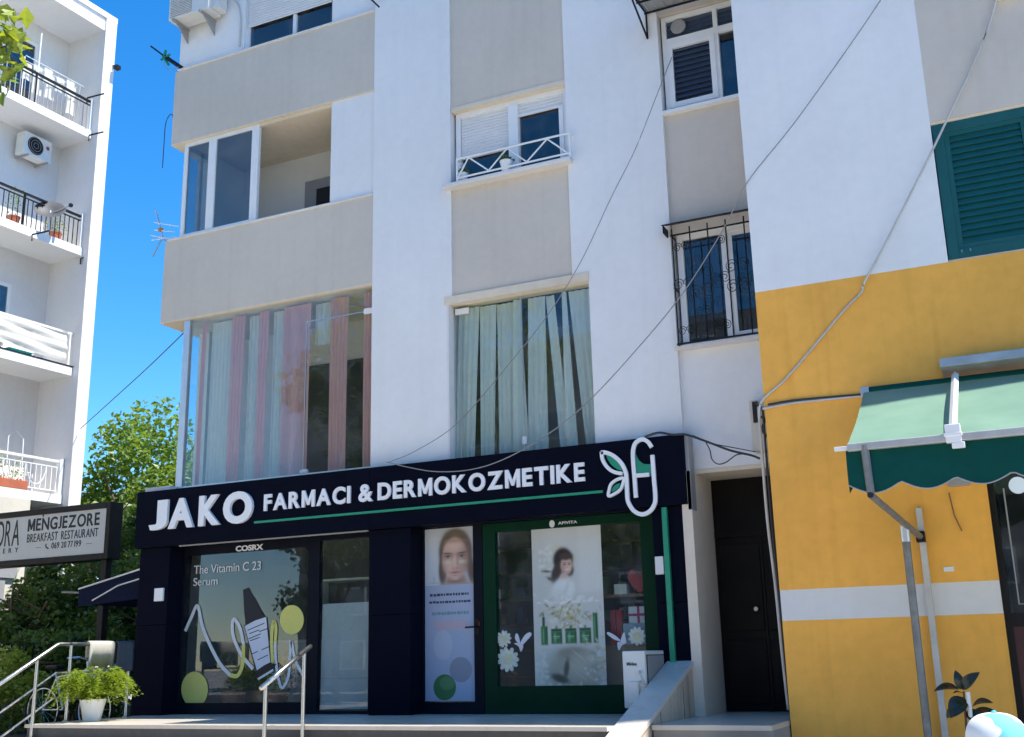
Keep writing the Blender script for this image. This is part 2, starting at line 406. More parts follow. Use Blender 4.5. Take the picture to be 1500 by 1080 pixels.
# middle column
B(-6.61, -4.88, 12.325, 12.6, 6.283, 7.80).build('wall_panel', 'grey', apt)
B(-6.61, -4.88, 12.325, 12.6, 9.045, 10.90).build('wall_panel', 'grey', apt)
B(-6.61, -4.88, 12.325, 12.6, 12.10, H).build('wall_panel', 'grey', apt)
B(-6.72, -4.655, 12.285, 12.55, 6.17, 6.28).build('lintel', 'cream', apt)
B(-6.68, -6.655, 12.29, 12.55, 3.98, 6.17).build('reveal', 'offwhite', apt)
B(-6.60, -4.885, 12.31, 12.55, 8.98, 9.043).build('lintel', 'cream', apt)
B(-6.68, -4.81, 12.17, 12.5, 7.80, 7.855).build('window_sill', 'offwhite', apt, bevel=.006)
# narrow column right
B(-3.57, -2.36, 12.36, 12.62, 6.72, 8.19).build('wall_panel', 'grey', apt)
B(-3.57, -2.36, 12.36, 12.62, 3.67, 5.10).build('wall_panel', 'white', apt)
B(-3.57, -2.36, 12.36, 12.62, 9.62, H).build('wall_panel', 'grey', apt)
B(-3.60, -2.36, 12.27, 12.55, 5.10, 5.15).build('window_sill', 'offwhite', apt)
B(-3.58, -2.36, 12.28, 12.55, 8.19, 8.235).build('window_sill', 'pvc', apt)
# bay on the left: two grey parapets, undersides tinted cream for light bounced up
for (z0, z1) in ((6.69, 8.0), (9.67, 10.95)):
    MB().box(-11.68, -7.862, 12.315, 12.45, z0, z1).box(-11.68, -11.56, 12.45, 13.65, z0, z1).build('parapet', 'grey', apt)
    B(-11.56, -7.862, 12.45, 13.65, z0 + .003, z0 + .2).build('balcony_floor', 'room', apt)
    B(-11.68, -7.862, 12.313, 13.65, z0 - .022, z0).build('soffit', 'cream', apt)
    B(-11.62, -7.864, 12.29, 12.47, z1, z1 + .03).build('coping', 'offwhite', apt, bevel=.004)
B(-8.62, -7.862, 12.335, 12.47, 8.03, 9.648).build('wall_panel', 'white', apt)
# top floor left
B(-11.66, -10.345, 12.37, 12.6, 10.98, H).build('wall_panel', 'white', apt)
B(-8.655, -7.862, 12.35, 12.6, 10.98, H).build('wall_panel', 'white', apt)
B(-10.345, -8.655, 12.37, 12.6, 12.5, H).build('wall_panel', 'white', apt)
# rear mass
MB().box(-11.30, -8.0, 13.65, 22, 3.95, H).box(-11.30, -8.0, 16.2, 22, 0, 3.95).box(-8.0, -2.36, 16.2, 22, 0, H).box(-2.36, 3.2, 16.2, 22, 0, H).build('rear_wall', 'room', apt)
MB().box(-11.62, -11.32, 12.64, 22, 0, 3.95).box(-11.5, -11.302, 13.0, 13.65, 4.15, 6.66).box(-11.60, -11.302, 13.0, 13.66, 8.0, 9.645).box(-11.66, -11.302, 12.6, 22, 10.98, H).build('side_wall', 'white', apt)
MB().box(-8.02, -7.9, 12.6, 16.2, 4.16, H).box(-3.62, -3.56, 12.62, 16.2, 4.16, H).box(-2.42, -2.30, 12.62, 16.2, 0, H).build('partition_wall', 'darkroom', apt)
MB().box(-11.66, 3.2, 12.2, 22, H, H + .25).build('roof', 'concrete', apt)
for z in (3.95, 6.9, 9.85):
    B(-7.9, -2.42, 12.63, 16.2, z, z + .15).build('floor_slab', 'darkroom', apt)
B(-11.60, -7.862, 12.36, 13.65, 3.93, 4.12).build('floor_slab', 'room', apt)

def slats(x0, x1, z0, z1, y, pitch, depth):
    mb = MB(); n = max(1, int(round((z1 - z0) / pitch))); p = (z1 - z0) / n
    prof = []
    for i in range(n):
        z = z0 + i * p; prof += [(y + depth, z), (y + .002, z + p * .2), (y, z + p * .5), (y + .004, z + p * .86), (y + depth, z + p * .95)]
    prof.append((y + depth, z1)); m = len(prof)
    v = [(x0, a, b) for a, b in prof] + [(x1, a, b) for a, b in prof]
    return mb.add(v, [(i, i + m, i + m + 1, i + 1) for i in range(m - 1)])
def frame(x0, x1, z0, z1, y0, y1, w, bars=(), hbars=()):
    mb = MB().box(x0, x0 + w, y0, y1, z0, z1).box(x1 - w, x1, y0, y1, z0, z1).box(x0 + w, x1 - w, y0 + .001, y1, z1 - w, z1).box(x0 + w, x1 - w, y0 + .001, y1, z0, z0 + w)
    for b in bars: mb.box(b - w / 2, b + w / 2, y0 + .002, y1, z0 + w, z1 - w)
    for h in hbars: mb.box(x0 + w, x1 - w, y0 + .003, y1, h - w / 2, h + w / 2)
    return mb

# --- second-floor middle window with roller shutters
w = frame(-6.575, -4.885, 7.856, 8.98, 12.40, 12.50, .07).box(-5.765, -5.62, 12.385, 12.5, 7.92, 8.91).box(-5.02, -4.955, 12.39, 12.5, 7.92, 8.72).build('window', 'pvc', apt, bevel=.004)
slats(-6.50, -5.77, 8.30, 8.93, 12.42, .045, .012).build('roller_shutter', 'slat', w)
B(-6.50, -5.77, 12.412, 12.44, 8.28, 8.305).build('shutter_rail', 'pvc', w)
slats(-5.62, -4.90, 8.74, 8.93, 12.42, .045, .012).build('roller_shutter', 'slat', w)
B(-5.62, -4.90, 12.412, 12.44, 8.72, 8.745).build('shutter_rail', 'pvc', w)
B(-6.50, -5.77, 12.46, 12.47, 7.92, 8.93).build('pane', 'glassdark', w)
B(-5.62, -5.02, 12.46, 12.47, 7.92, 8.93).build('pane', 'glassdark', w)
# white rail of triangles in front of it
rl = thing('window_rail', 'white metal triangle-lattice rail across the roller-shutter window', 'railing', (-5.63, 12.2, 7.9))
MB().tube([(-6.46, 12.2, 8.19), (-4.80, 12.2, 8.19)], .014).build('top_bar', 'pvc', rl)
MB().tube([(-6.46, 12.2, 7.91), (-4.80, 12.2, 7.91)], .014).build('bottom_bar', 'pvc', rl)
zz = [-6.44, -6.28, -5.98, -5.70, -5.42, -5.12, -4.84]
for i in range(len(zz) - 1):
    a, b = (8.18, 7.92) if i % 2 else (7.92, 8.18)
    MB().tube([(zz[i], 12.2, a), (zz[i + 1], 12.2, b)], .011).build('brace', 'pvc', rl)
for x in (-6.46, -4.80): MB().tube([(x, 12.2, 7.86), (x, 12.2, 8.2)], .014).tube([(x, 12.2, 8.19), (x, 12.4, 8.19)], .01).build('post', 'pvc', rl)
def flowerpot(name, label, c, r, h, mat, leaf, nleaf, spread, cat='plant pot', group=None, up=.2):
    t = thing(name, label, cat, c, group)
    MB().lathe([(r * .72, 0), (r * .8, h * .3), (r, h * .9), (r * 1.06, h * .92), (r * 1.06, h), (r * .9, h), (r * .88, h * .85)], c, 16).build('pot', mat, t, smooth=True)
    foliage((c[0], c[1], c[2] + h + up * .6), (spread, spread, up), nleaf, .05, M[leaf], 'foliage', t, rs=random.randint(0, 999))
    return t
def foliage(c, rad, n, size, mat, name, parent=None, rs=0, clumps=None, flatten=0., hang=0., shape=None, inner=.0):
    g = np.random.default_rng(rs); c = np.array(c, float); rad = np.array(rad, float)
    if clumps:
        cc = g.normal(size=(clumps, 3)); cc /= np.linalg.norm(cc, axis=1)[:, None]
        cc *= (g.random((clumps, 1)) ** .45) * .86
        cr = .16 + .2 * g.random(clumps)
        k = g.integers(0, clumps, n); d = g.normal(size=(n, 3)); d /= np.linalg.norm(d, axis=1)[:, None]
        p = cc[k] + d * (cr[k] * g.random(n) ** .4)[:, None]
    else:
        d = g.normal(size=(n, 3)); d /= np.linalg.norm(d, axis=1)[:, None]; p = d * (g.random((n, 1)) ** .4)
    p = p * rad + c
    u = g.normal(size=(n, 3)); u[:, 2] *= .6; u[:, 2] -= hang; u /= np.linalg.norm(u, axis=1)[:, None]
    t = g.normal(size=(n, 3)); t[:, 2] *= (1 - flatten); w = np.cross(u, t); w /= np.linalg.norm(w, axis=1)[:, None]
    nn = np.cross(u, w)
    s = size * (.6 + .8 * g.random((n, 1)))
    v = np.stack([p - u * s * .5, p + w * s * .30 + nn * s * .08, p + u * s * .5 - nn * s * .06, p - w * s * .30 + nn * s * .08], 1).reshape(-1, 3)
    mb = MB(); mb.v = v.tolist(); mb.f = [(4 * i, 4 * i + 1, 4 * i + 2, 4 * i + 3) for i in range(n)]
    return mb.build(name, mat, parent, normals=False)
flowerpot('flower_pot', 'round white flower pot behind the triangle-lattice rail', (-5.74, 12.25, 7.857), .085, .16, 'potwhite', 'leafB', 60, .1, up=.06)
flowerpot('flower_pot', 'small pale flower pot at the end of the sill under the closed roller shutter', (-6.40, 12.28, 7.857), .06, .14, 'potwhite', 'leafB', 40, .07, up=.05)

# --- first-floor glazing with pale curtain strips
gl = thing('curtain_window', 'tall frameless greenish window with pale curtain strips above the pharmacy sign', 'window', (-5.67, 12.42, 4.0))
for (a, b) in ((-6.655, -5.66), (-5.655, -4.66)):
    B(a, b, 12.42, 12.43, 4.0, 6.17).build('pane', 'glassgreen', gl)
MB().box(-5.665, -5.65, 12.415, 12.435, 4.0, 6.17).build('joint', 'alu', gl)
B(-6.56, -6.54, 12.416, 12.43, 4.0, 6.04).build('joint', 'alu', gl)
MB().box(-6.62, -6.42, 12.405, 12.44, 6.05, 6.13).build('hinge_patch', 'pvc', gl, bevel=.005)
MB().box(-5.68, -5.62, 12.40, 12.415, 4.2, 4.3).build('lock', 'pvc', gl, bevel=.005)
def drape(name, label, tx0, tx1, bx0, bx1, zt, zb, y, mat, group, waves=4, amp=.025):
    n = 18; m = 10; mb = MB(); v = []
    for j in range(m + 1):
        t = j / m
        for i in range(n + 1):
            q = i / n; x = (tx0 + (tx1 - tx0) * q) * (1 - t) + (bx0 + (bx1 - bx0) * q) * t
            v.append((x, y + amp * math.sin(q * waves * 2 * math.pi + y * 40 + .6 * math.sin(t * 3)) * (.6 + .4 * t), zt + (zb - zt) * t))
    f = [(j * (n + 1) + i, j * (n + 1) + i + 1, (j + 1) * (n + 1) + i + 1, (j + 1) * (n + 1) + i) for j in range(m) for i in range(n)]
    o = mb.add(v, f).build(name, mat, None, smooth='all', normals=False)
    return tag(o, label, 'curtain', group)
def cx(zx, f0=540, s=3.375): return zx
_t = lambda z: -6.63 + (z - 400) / (1085 - 400) * 1.97          # zoomed columns of the window -> metres
_b = lambda z: -6.66 + (z - 402) / (1116 - 402) * 1.99
for i, (a, b, c, d) in enumerate(((412, 516, 410, 486), (519, 600, 538, 586), (602, 690, 628, 694), (692, 724, 704, 766), (764, 843, 778, 858), (847, 884, 934, 962), (932, 950, 968, 1003), (962, 1056, 1062, 1106), (1060, 1084, 1108, 1118))):
    drape('curtain_strip', 'pale grey green curtain strip hanging behind the tall frameless window', _t(a) - .006, _t(b) + .006, _b(c) - .03, _b(d) + .03, 6.14, 4.05, 12.475 + .03 * (i % 3), 'teal', 'pale curtain strips', max(1, int((b - a) / 26)), .016)

# --- first-floor glass corner with pink curtain strips
gb = thing('glazed_corner', 'frameless glass corner room with pink curtains above the pharmacy sign', 'glazing', (-9.5, 12.36, 4.1))
for (a, b) in ((-11.12, -9.0), (-8.99, -7.87)):
    B(a, b, 12.37, 12.38, 4.12, 6.66).build('pane', 'glassgreen', gb)
MB().box(-11.24, -11.12, 12.35, 12.42, 4.12, 6.665).build('corner_post', 'alu', gb, bevel=.004)
B(-11.20, -11.19, 12.42, 13.0, 4.12, 6.66).build('side_pane', 'glass', gb)
MB().box(-11.22, -11.17, 12.97, 13.0, 4.12, 6.66).box(-11.22, -11.17, 12.42, 12.97, 4.12, 4.16).build('side_frame', 'alu', gb)
MB().box(-9.0, -8.99, 12.366, 12.384, 4.12, 6.32).box(-8.985, -7.87, 12.366, 12.384, 6.30, 6.315).build('joint', 'alu', gb)
MB().box(-8.03, -7.87, 12.355, 12.39, 6.27, 6.35).build('hinge_patch', 'pvc', gb, bevel=.004)
MB().box(-9.04, -8.92, 12.35, 12.395, 4.13, 4.18).build('floor_patch', 'pvc', gb, bevel=.004)
B(-11.25, -7.87, 12.34, 12.40, 4.06, 4.12).build('sill_channel', 'alu', gb)
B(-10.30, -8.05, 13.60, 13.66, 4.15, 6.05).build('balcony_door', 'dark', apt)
B(-11.66, -11.2, 12.2, 13.6, 4.06, 4.13).build('ledge', 'offwhite', apt)
for i, (a, b) in enumerate(((-10.98, -10.90), (-10.42, -10.18), (-9.92, -9.74), (-9.48, -9.0), (-8.66, -8.36), (-8.10, -7.9))):
    yy = 12.47
    drape('pink_curtain', 'dusty pink curtain strip hanging in the glass corner room', a, b, a - .0, b - .02, 6.62, 4.14, yy, 'pink', 'pink curtain strips', max(2, int((b - a) / .055)), .018)

for i, (a, b) in enumerate(((-10.86, -10.46), (-10.16, -9.94), (-9.72, -9.50), (-8.98, -8.70))):  # pale strips added to brighten the gaps between the pink curtains
    drape('brightening_strip', 'whitish sheer strip added to brighten the gap between pink curtains', a, b, a, b, 6.62, (4.14, 4.14, 4.14, 6.0)[i], 12.56, 'sheer', 'whitish strips brightening the gaps', max(2, int((b - a) / .06)), .015)
# --- second-floor balcony glazing
w = frame(-11.43, -9.97, 8.032, 9.645, 12.36, 12.42, .06).box(-10.94, -10.80, 12.355, 12.42, 8.09, 9.585).box(-10.10, -10.03, 12.356, 12.42, 8.09, 9.585).build('balcony_window', 'pvc', apt, bevel=.004)
B(-11.37, -10.94, 12.385, 12.395, 8.09, 9.585).build('pane', 'glassdark', w)
B(-10.80, -10.10, 12.385, 12.395, 8.09, 9.585).build('pane', 'glassdark', w)
w = MB().box(-11.49, -11.43, 12.42, 12.48, 8.03, 9.645).box(-11.49, -11.43, 12.74, 12.80, 8.03, 9.645).box(-11.49, -11.43, 12.95, 13.0, 8.03, 9.645).box(-11.49, -11.43, 12.48, 12.95, 8.03, 8.08).box(-11.49, -11.43, 12.48, 12.95, 9.58, 9.645).build('side_window', 'pvc', apt)
B(-11.465, -11.455, 12.48, 12.95, 8.08, 9.58).build('pane', 'glass', w)
B(-9.97, -8.62, 12.36, 12.42, 9.60, 9.645).build('track', 'cream', apt)
dr = B(-9.98, -8.60, 13.58, 13.648, 8.0, 9.16).build('balcony_door_frame', 'acgrey', apt)
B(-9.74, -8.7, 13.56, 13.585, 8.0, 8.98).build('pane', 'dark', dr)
MB().box(-8.0, -7.864, 12.47, 13.65, 6.9, 9.65).build('balcony_cheek', 'room', apt)
tag(MB().box(-8.72, -8.62, 13.42, 13.65, 9.22, 9.27).box(-8.74, -8.66, 13.40, 13.46, 9.2, 9.3).build('wall_lamp', 'black', None), 'small black lamp on the inner wall of the open balcony', 'lamp')

# --- third-floor window left
w = frame(-10.345, -8.655, 10.985, 12.5, 12.43, 12.5, .06).box(-9.44, -9.38, 12.42, 12.5, 11.05, 11.42).build('sliding_window', 'pvc', apt)
slats(-10.29, -8.71, 11.42, 12.44, 12.40, .045, .012).build('roller_shutter', 'slat', w)
B(-10.29, -9.44, 12.455, 12.46, 11.04, 11.5).build('pane', 'glassdark', w)
B(-9.38, -8.71, 12.455, 12.46, 11.04, 11.5).build('pane', 'glassdark', w)
B(-10.37, -8.62, 12.30, 12.5, 10.96, 10.985).build('window_sill', 'cream', apt)

# --- windows of the narrow column
w = frame(-3.545, -2.40, 8.24, 9.61, 12.40, 12.48, .06).box(-2.87, -2.81, 12.395, 12.48, 8.3, 9.55).box(-3.485, -2.46, 12.396, 12.48, 9.20, 9.29).build('upper_window', 'pvc', apt, bevel=.004)
frame(-3.485, -2.86, 8.30, 9.20, 12.38, 12.42, .07).build('sash', 'pvc', w)
n = 11
for i in range(n):                                              # navy slats of the lower shutter, seven above
    z = 8.36 + i * .073; MB().prismx([(12.405, z), (12.425, z), (12.46, z + .083), (12.452, z + .083)], -3.42, -2.925).build('slat', 'navyslat', w)
for i in range(4):
    z = 9.29 + i * .066; MB().prismx([(12.425, z), (12.445, z), (12.46, z + .083), (12.452, z + .083)], -3.485, -2.87).build('slat', 'navyslat', w)
    MB().prismx([(12.425, z), (12.445, z), (12.46, z + .083), (12.452, z + .083)], -2.81, -2.46).build('slat', 'navyslat', w)
B(-2.81, -2.46, 12.44, 12.446, 8.3, 9.20).build('pane', 'glassdark', w)
MB().lathe([(.09, 0), (.1, .01), (.1, .03), (.06, .035)], (0, 0, 0), 20).build('vent', 'acgrey', w)
vt = bpy.data.objects['vent']; vt.rotation_euler = (R(90), 0, 0); vt.location = Vector((-3.32, 12.42, 9.43)) - Vector(OFF[w.name])
cn = thing('window_canopy', 'small corrugated canopy on black brackets over the navy-shuttered window', 'canopy', (-3.0, 12.1, 9.6))
mb = MB(); 
for i in range(24):
    x = -3.72 + i * .058; mb.prismx([(11.55, 9.62 + (.012 if i % 2 else 0)), (12.34, 9.69 + (.012 if i % 2 else 0)), (12.34, 9.695 + (.012 if i % 2 else 0)), (11.55, 9.625 + (.012 if i % 2 else 0))], x, x + .056)
mb.build('sheet', 'acgrey', cn)
for x in (-3.70, -2.40): MB().tube([(x, 12.28, 9.30), (x, 11.60, 9.60)], .013).tube([(x, 12.28, 9.30), (x, 12.28, 9.67)], .013).tube([(x, 11.56, 9.60), (x, 12.28, 9.665)], .012).build('bracket', 'black', cn)
MB().tube([(-3.72, 11.58, 9.60), (-2.38, 11.58, 9.60)], .014).tube([(-3.72, 11.95, 9.632), (-2.38, 11.95, 9.632)], .014).tube([(-3.72, 12.27, 9.66), (-2.38, 12.27, 9.66)], .014).build('rail', 'black', cn)

w = frame(-3.53, -2.40, 5.152, 6.60, 12.42, 12.50, .075).box(-2.98, -2.90, 12.41, 12.5, 5.22, 6.53).build('lower_window', 'pvc', apt, bevel=.004)
B(-3.455, -2.98, 12.455, 12.46, 5.22, 6.53).build('pane', 'glassdark', w); B(-2.90, -2.475, 12.455, 12.46, 5.22, 6.53).build('pane', 'glassdark', w)
frame(-2.90, -2.475, 5.22, 6.53, 12.43, 12.452, .05).build('sash', 'pvc', w)
B(-3.56, -2.36, 12.36, 12.6, 6.60, 6.72).build('lintel', 'offwhite', apt)
tag(drape('window_curtain', '', -3.45, -2.98, -3.45, -3.0, 6.5, 5.5, 12.58, paint('blue_curtain', (.05, .09, .17), .8, var=.1), None, 6, .02), 'blue curtain drawn behind the black scrollwork window grille', 'curtain')
gr = thing('window_grille', 'black wrought-iron scroll grille boxed over a window below the grey panel', 'grille', (-3.0, 12.1, 5.13))
yg = 12.20
mb = MB()
for x in (-3.52, -3.30, -3.08, -2.86, -2.64, -2.42): MB().tube([(x, yg, 5.14), (x, yg, 6.60)], .009).build('bar', 'black', gr)
for z in (5.15, 6.52): MB().tube([(-3.54, yg, z), (-2.38, yg, z)], .012).build('rail', 'black', gr)
for z in (5.15, 5.85, 6.52): MB().tube([(-3.53, yg, z), (-3.53, 12.36, z)], .010).build('stay', 'black', gr)
def scroll(cx_, cz_, s, flip):
    pts = []
    for i in range(22):
        t = i / 21; a = t * 3.6 * math.pi; r = s * (1 - t * .8); pts.append((cx_ + flip * (r * math.cos(a) - s), yg - .012, cz_ + r * math.sin(a) * 1.15))
    return pts
for (x, z, s) in ((-3.41, 6.35, .055), (-3.41, 5.30, .055), (-3.41, 5.88, .07), (-3.19, 5.75, .085), (-3.19, 6.0, .085), (-3.19, 5.5, .06), (-2.97, 6.35, .055), (-2.97, 5.30, .055), (-2.97, 5.88, .07), (-2.75, 5.75, .08), (-2.75, 6.0, .08), (-2.53, 6.3, .055)):
    for fl in (1, -1): MB().tube(scroll(x + fl * .006, z, s, fl), .0048, 5).build('scroll', 'black', gr)
MB().prismx([(12.10, 6.63), (12.36, 6.72), (12.36, 6.735), (12.10, 6.642)], -3.62, -2.36).build('rain_hood', 'black', gr)
MB().box(-3.61, -3.595, 12.12, 12.36, 6.54, 6.635).build('hood_cheek', 'black', gr)

# --- house entrance under the narrow column
B(-3.575, -3.46, 12.10, 12.98, .955, 3.62).build('entrance_jamb', 'jamb', apt)
B(-3.57, -2.36, 12.362, 12.98, 3.62, 3.668).build('entrance_soffit', 'cream', apt)
ed = MB().box(-3.46, -2.42, 13.0, 13.08, .96, 3.62).build('entrance_door', 'door', apt)
for (a, b) in ((-3.40, -2.94), (-2.90, -2.45)):
    for (c, d) in ((1.05, 1.75), (1.85, 2.85)): MB().box(a, b, 12.985, 13.0, c, d).build('panel', 'door', ed, bevel=.006)
MB().box(-3.46, -2.42, 12.97, 13.0, 2.93, 3.0).build('transom', 'door', ed)
MB().box(-2.925, -2.91, 12.98, 13.0, .98, 2.93).build('meeting_stile', 'black', ed)
k = MB().lathe([(.012, 0), (.03, .02), (.034, .035), (.025, .055)], (0, 0, 0), 14).build('knob', 'steel', ed, smooth=True)
k.rotation_euler = (R(90), 0, 0); k.location = Vector((-3.02, 12.985, 2.09)) - Vector(OFF[ed.name])
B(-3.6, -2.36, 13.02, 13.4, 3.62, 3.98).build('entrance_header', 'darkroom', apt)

# ================================================================== pharmacy front
F_ = 1614.94
def at(x, y, Y):                         # point at depth Y that shows at photo pixel (x, y)
    d = Rm @ Vector(((x - 750) / F_, 1, -(y - 540) / F_)); k = Y / d.y
    return Vector((d.x * k, Y, 1.6 + d.z * k))
def a2(x, y, Y):
    p = at(x, y, Y); return (p.x, p.z)
def zoomer(x0, y0, s, Y): return lambda pts: [a2(x0 + a / s, y0 + b / s, Y) for a, b in pts]

sf = thing('shop', 'navy-clad pharmacy shopfront with glass windows and door', 'shopfront', (-7.4, 12.3, .96))
for (a, b) in ((-11.62, -11.075), (-7.75, -7.15), (-3.95, -3.58)):
    for (c, d) in ((.962, 2.165), (2.17, 3.238)):
        B(a, b, 12.14, 12.6, c, d).build('cladding_panel', 'navy', sf, bevel=.004)
B(-11.66, -3.58, 12.42, 12.6, 3.26, 3.93).build('header', 'navy', sf)
B(-10.87, -7.76, 12.09, 12.12, 3.225, 3.245).build('lintel_edge', 'acgrey', sf)
B(-6.94, -3.96, 12.20, 12.23, 3.225, 3.25).build('lintel_edge', 'navyframe', sf)
# left display window and door leaf
fr = MB().box(-11.074, -11.045, 12.43, 12.52, .962, 3.26).box(-8.92, -8.73, 12.43, 12.52, .962, 3.26).box(-7.95, -7.70, 12.43, 12.52, .962, 3.26).box(-11.05, -8.92, 12.43, 12.52, .962, 1.11).box(-11.05, -8.92, 12.43, 12.52, 3.13, 3.26).box(-8.73, -7.95, 12.43, 12.52, .962, 1.0).box(-8.73, -7.95, 12.43, 12.52, 3.20, 3.26).build('window_frame', 'navyframe', sf, bevel=.004)
def fillet(cx_, cz_, r, q):
    pts = [(cx_, cz_)]; a0 = q * 90
    c = (cx_ + (r if q in (1, 2) else -r), cz_ + (r if q in (2, 3) else -r))
    pts += arc(c[0], c[1], r, a0, a0 + 90, 8)
    return pts
mbf = MB()
mbf.prism(fillet(-11.05, 3.13, .09, 1), 12.435, 12.45).prism(fillet(-8.92, 3.13, .09, 0), 12.435, 12.45); mbf.build('corner_fillet', 'navyframe', sf)
B(-11.05, -8.92, 12.465, 12.475, 1.11, 3.13).build('pane', 'glass', fr)
B(-8.73, -7.95, 12.465, 12.475, 1.0, 3.20).build('pane', 'glass', fr)
B(-8.70, -7.96, 12.48, 12.49, 1.02, 2.36).build('frosted_panel', 'frost', fr)
B(-8.70, -7.96, 12.476, 12.48, 1.40, 1.407).build('panel_seam', 'acgrey', fr)
# door and green window
df = MB().box(-7.149, -7.125, 12.43, 12.52, .962, 3.26).box(-6.41, -6.28, 12.42, 12.52, .962, 3.26).box(-7.13, -6.41, 12.43, 12.52, .962, 1.10).box(-7.13, -6.41, 12.43, 12.52, 3.24, 3.26).build('door_frame', 'navyframe', sf, bevel=.004)
B(-7.13, -6.41, 12.465, 12.475, 1.10, 3.24).build('pane', 'glass', df)
MB().tube([(-6.36, 12.42, 1.99), (-6.36, 12.37, 1.99), (-6.50, 12.365, 1.985)], .011).box(-6.385, -6.335, 12.41, 12.42, 1.9, 2.08).build('handle', 'black', df)
B(-6.37, -6.33, 12.412, 12.42, 2.0, 2.05).build('red_tag', flat((.5, .05, .03)), df)
gf = MB().box(-6.275, -6.10, 12.425, 12.53, .962, 3.245).box(-4.20, -3.95, 12.425, 12.53, .962, 3.245).box(-6.10, -4.20, 12.425, 12.53, .962, 1.28).box(-6.10, -4.20, 12.425, 12.53, 3.13, 3.245).build('green_window_frame', 'greenframe', sf, bevel=.004)
B(-6.10, -4.20, 12.465, 12.475, 1.28, 3.13).build('pane', 'glass', gf)
pp = tag(MB().box(-3.815, -3.755, 12.08, 12.139, 1.3, 3.23).build('green_pipe', 'green', None, bevel=.006), 'slim bright green strip running down the navy shop pillar', 'pipe')
tag(B(-11.29, -11.13, 12.105, 12.138, 2.49, 2.67).build('wall_plate', 'pvc', None, bevel=.006), 'white square plate on the navy pillar beside the fern', 'plate')
tag(B(-3.93, -3.83, 12.095, 12.138, 2.48, 2.68).build('wall_plate', 'offwhite', None, bevel=.006), 'white plate on the navy pillar beside the green strip', 'plate')
# room behind
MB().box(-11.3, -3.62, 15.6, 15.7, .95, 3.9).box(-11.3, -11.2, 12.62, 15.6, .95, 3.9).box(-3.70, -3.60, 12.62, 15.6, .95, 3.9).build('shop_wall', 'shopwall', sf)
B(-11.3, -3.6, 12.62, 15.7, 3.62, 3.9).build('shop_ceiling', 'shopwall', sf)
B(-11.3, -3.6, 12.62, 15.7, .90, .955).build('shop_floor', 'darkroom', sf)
def cabinet(name, label, x0, x1, y0, y1, z0, z1, nz, nx, mat, back='darkroom'):
    t = thing(name, label, 'shelf', ((x0 + x1) / 2, (y0 + y1) / 2, z0))
    for k in range(nz + 1):
        z = z0 + (z1 - z0 - .03) * k / nz; B(x0, x1, y0, y1, z, z + .03).build('shelf_board', mat, t)
    for k in range(nx + 1):
        x = x0 + (x1 - x0 - .03) * k / nx; B(x, x + .03, y0 + .003, y1, z0 + .03, z1 - .03).build('upright', mat, t)
    B(x0, x1, y1, y1 + .02, z0, z1).build('back', back, t)
    return t
cabinet('display_shelf', 'white framed display shelf inside the pharmacy behind the serum sticker', -9.62, -7.7, 13.6, 13.9, 2.30, 2.78, 1, 2, 'pvc', 'dark')
cabinet('product_shelf', 'dark product shelf at the back of the pharmacy', -7.4, -3.75, 15.0, 15.4, .96, 3.2, 6, 5, 'wood')
MB_items = random.Random(3)
for i in range(26):
    x = -7.3 + (i % 13) * .265; z = .99 + (3 + i // 13) * .368; h = MB_items.uniform(.12, .24)
    c = MB_items.choice([(.5, .5, .5), (.08, .25, .12), (.5, .1, .08), (.1, .18, .35), (.45, .35, .1)])
    tag(B(x, x + MB_items.uniform(.07, .14), 15.02, 15.14, z, z + h).build('product_box', flat(c), None, bevel=.004), 'small product box on the dark shelf at the back of the pharmacy', 'box', 'boxes on the dark shelf')
tag(MB().box(-10.9, -9.2, 14.2, 14.8, .96, 1.9).box(-10.95, -9.15, 14.15, 14.85, 1.9, 1.95).build('counter', 'pvc', None, bevel=.01), 'white counter inside the pharmacy behind the serum sticker', 'counter')
for (x, lab) in ((-10.55, 'leafy pot plant standing in for a reflected planter under the looping ribbon'), (-9.75, 'leafy pot plant standing in for a reflected planter beside the serum bottle')):
    flowerpot('reflection_plant', lab, (x, 12.95, .96), .16, .3, 'terracotta', 'leafB', 420, .34, 'plant', None, .34)  # added plants stand in for greenery reflected in the shop glass
# goods in the green window
ws = thing('window_shelf', 'wooden shelves with gifts behind the green window', 'shelf', (-4.5, 12.8, 1.0))
for z in (1.70, 2.28): B(-4.95, -4.0, 12.6, 12.95, z, z + .03).build('shelf_board', 'wood', ws)
B(-4.95, -4.0, 12.58, 12.9, 1.0, 1.70).build('cabinet', paint('tan_wood', (.17, .11, .07), .6, var=.2), ws)
heart = [(0, -.12), (.10, -.04), (.15, .05), (.13, .12), (.07, .14), (0, .09), (-.07, .14), (-.13, .12), (-.15, .05), (-.10, -.04)]
tag(MB().prism([(-4.30 + a, 2.44 + b * 1.05) for a, b in smooth2(heart, 4, True)], 12.62, 12.72).build('heart_box', flat((.35, .03, .035)), None, bevel=.01), 'red heart-shaped box on the upper gift shelf', 'box')
tag(B(-4.62, -4.46, 12.6, 12.7, 2.31, 2.43).build('picture_box', flat((.5, .5, .46)), None, bevel=.004), 'small pale box beside the red heart box', 'box')
gbx = thing('gift_box', 'white gift box tied with a magenta ribbon', 'box', (-4.33, 12.66, 1.95))
B(-4.45, -4.21, 12.6, 12.72, 1.97, 2.16).build('box', flat((.62, .62, .64)), gbx)
MB().box(-4.345, -4.315, 12.595, 12.6, 1.97, 2.16).box(-4.45, -4.21, 12.594, 12.599, 2.05, 2.08).build('ribbon', flat((.4, .02, .12)), gbx)
tag(B(-4.52, -4.2, 12.58, 12.72, 1.73, 1.968).build('pale_blue_box', flat((.30, .38, .46)), None), 'pale blue box under the ribboned gift box', 'box')
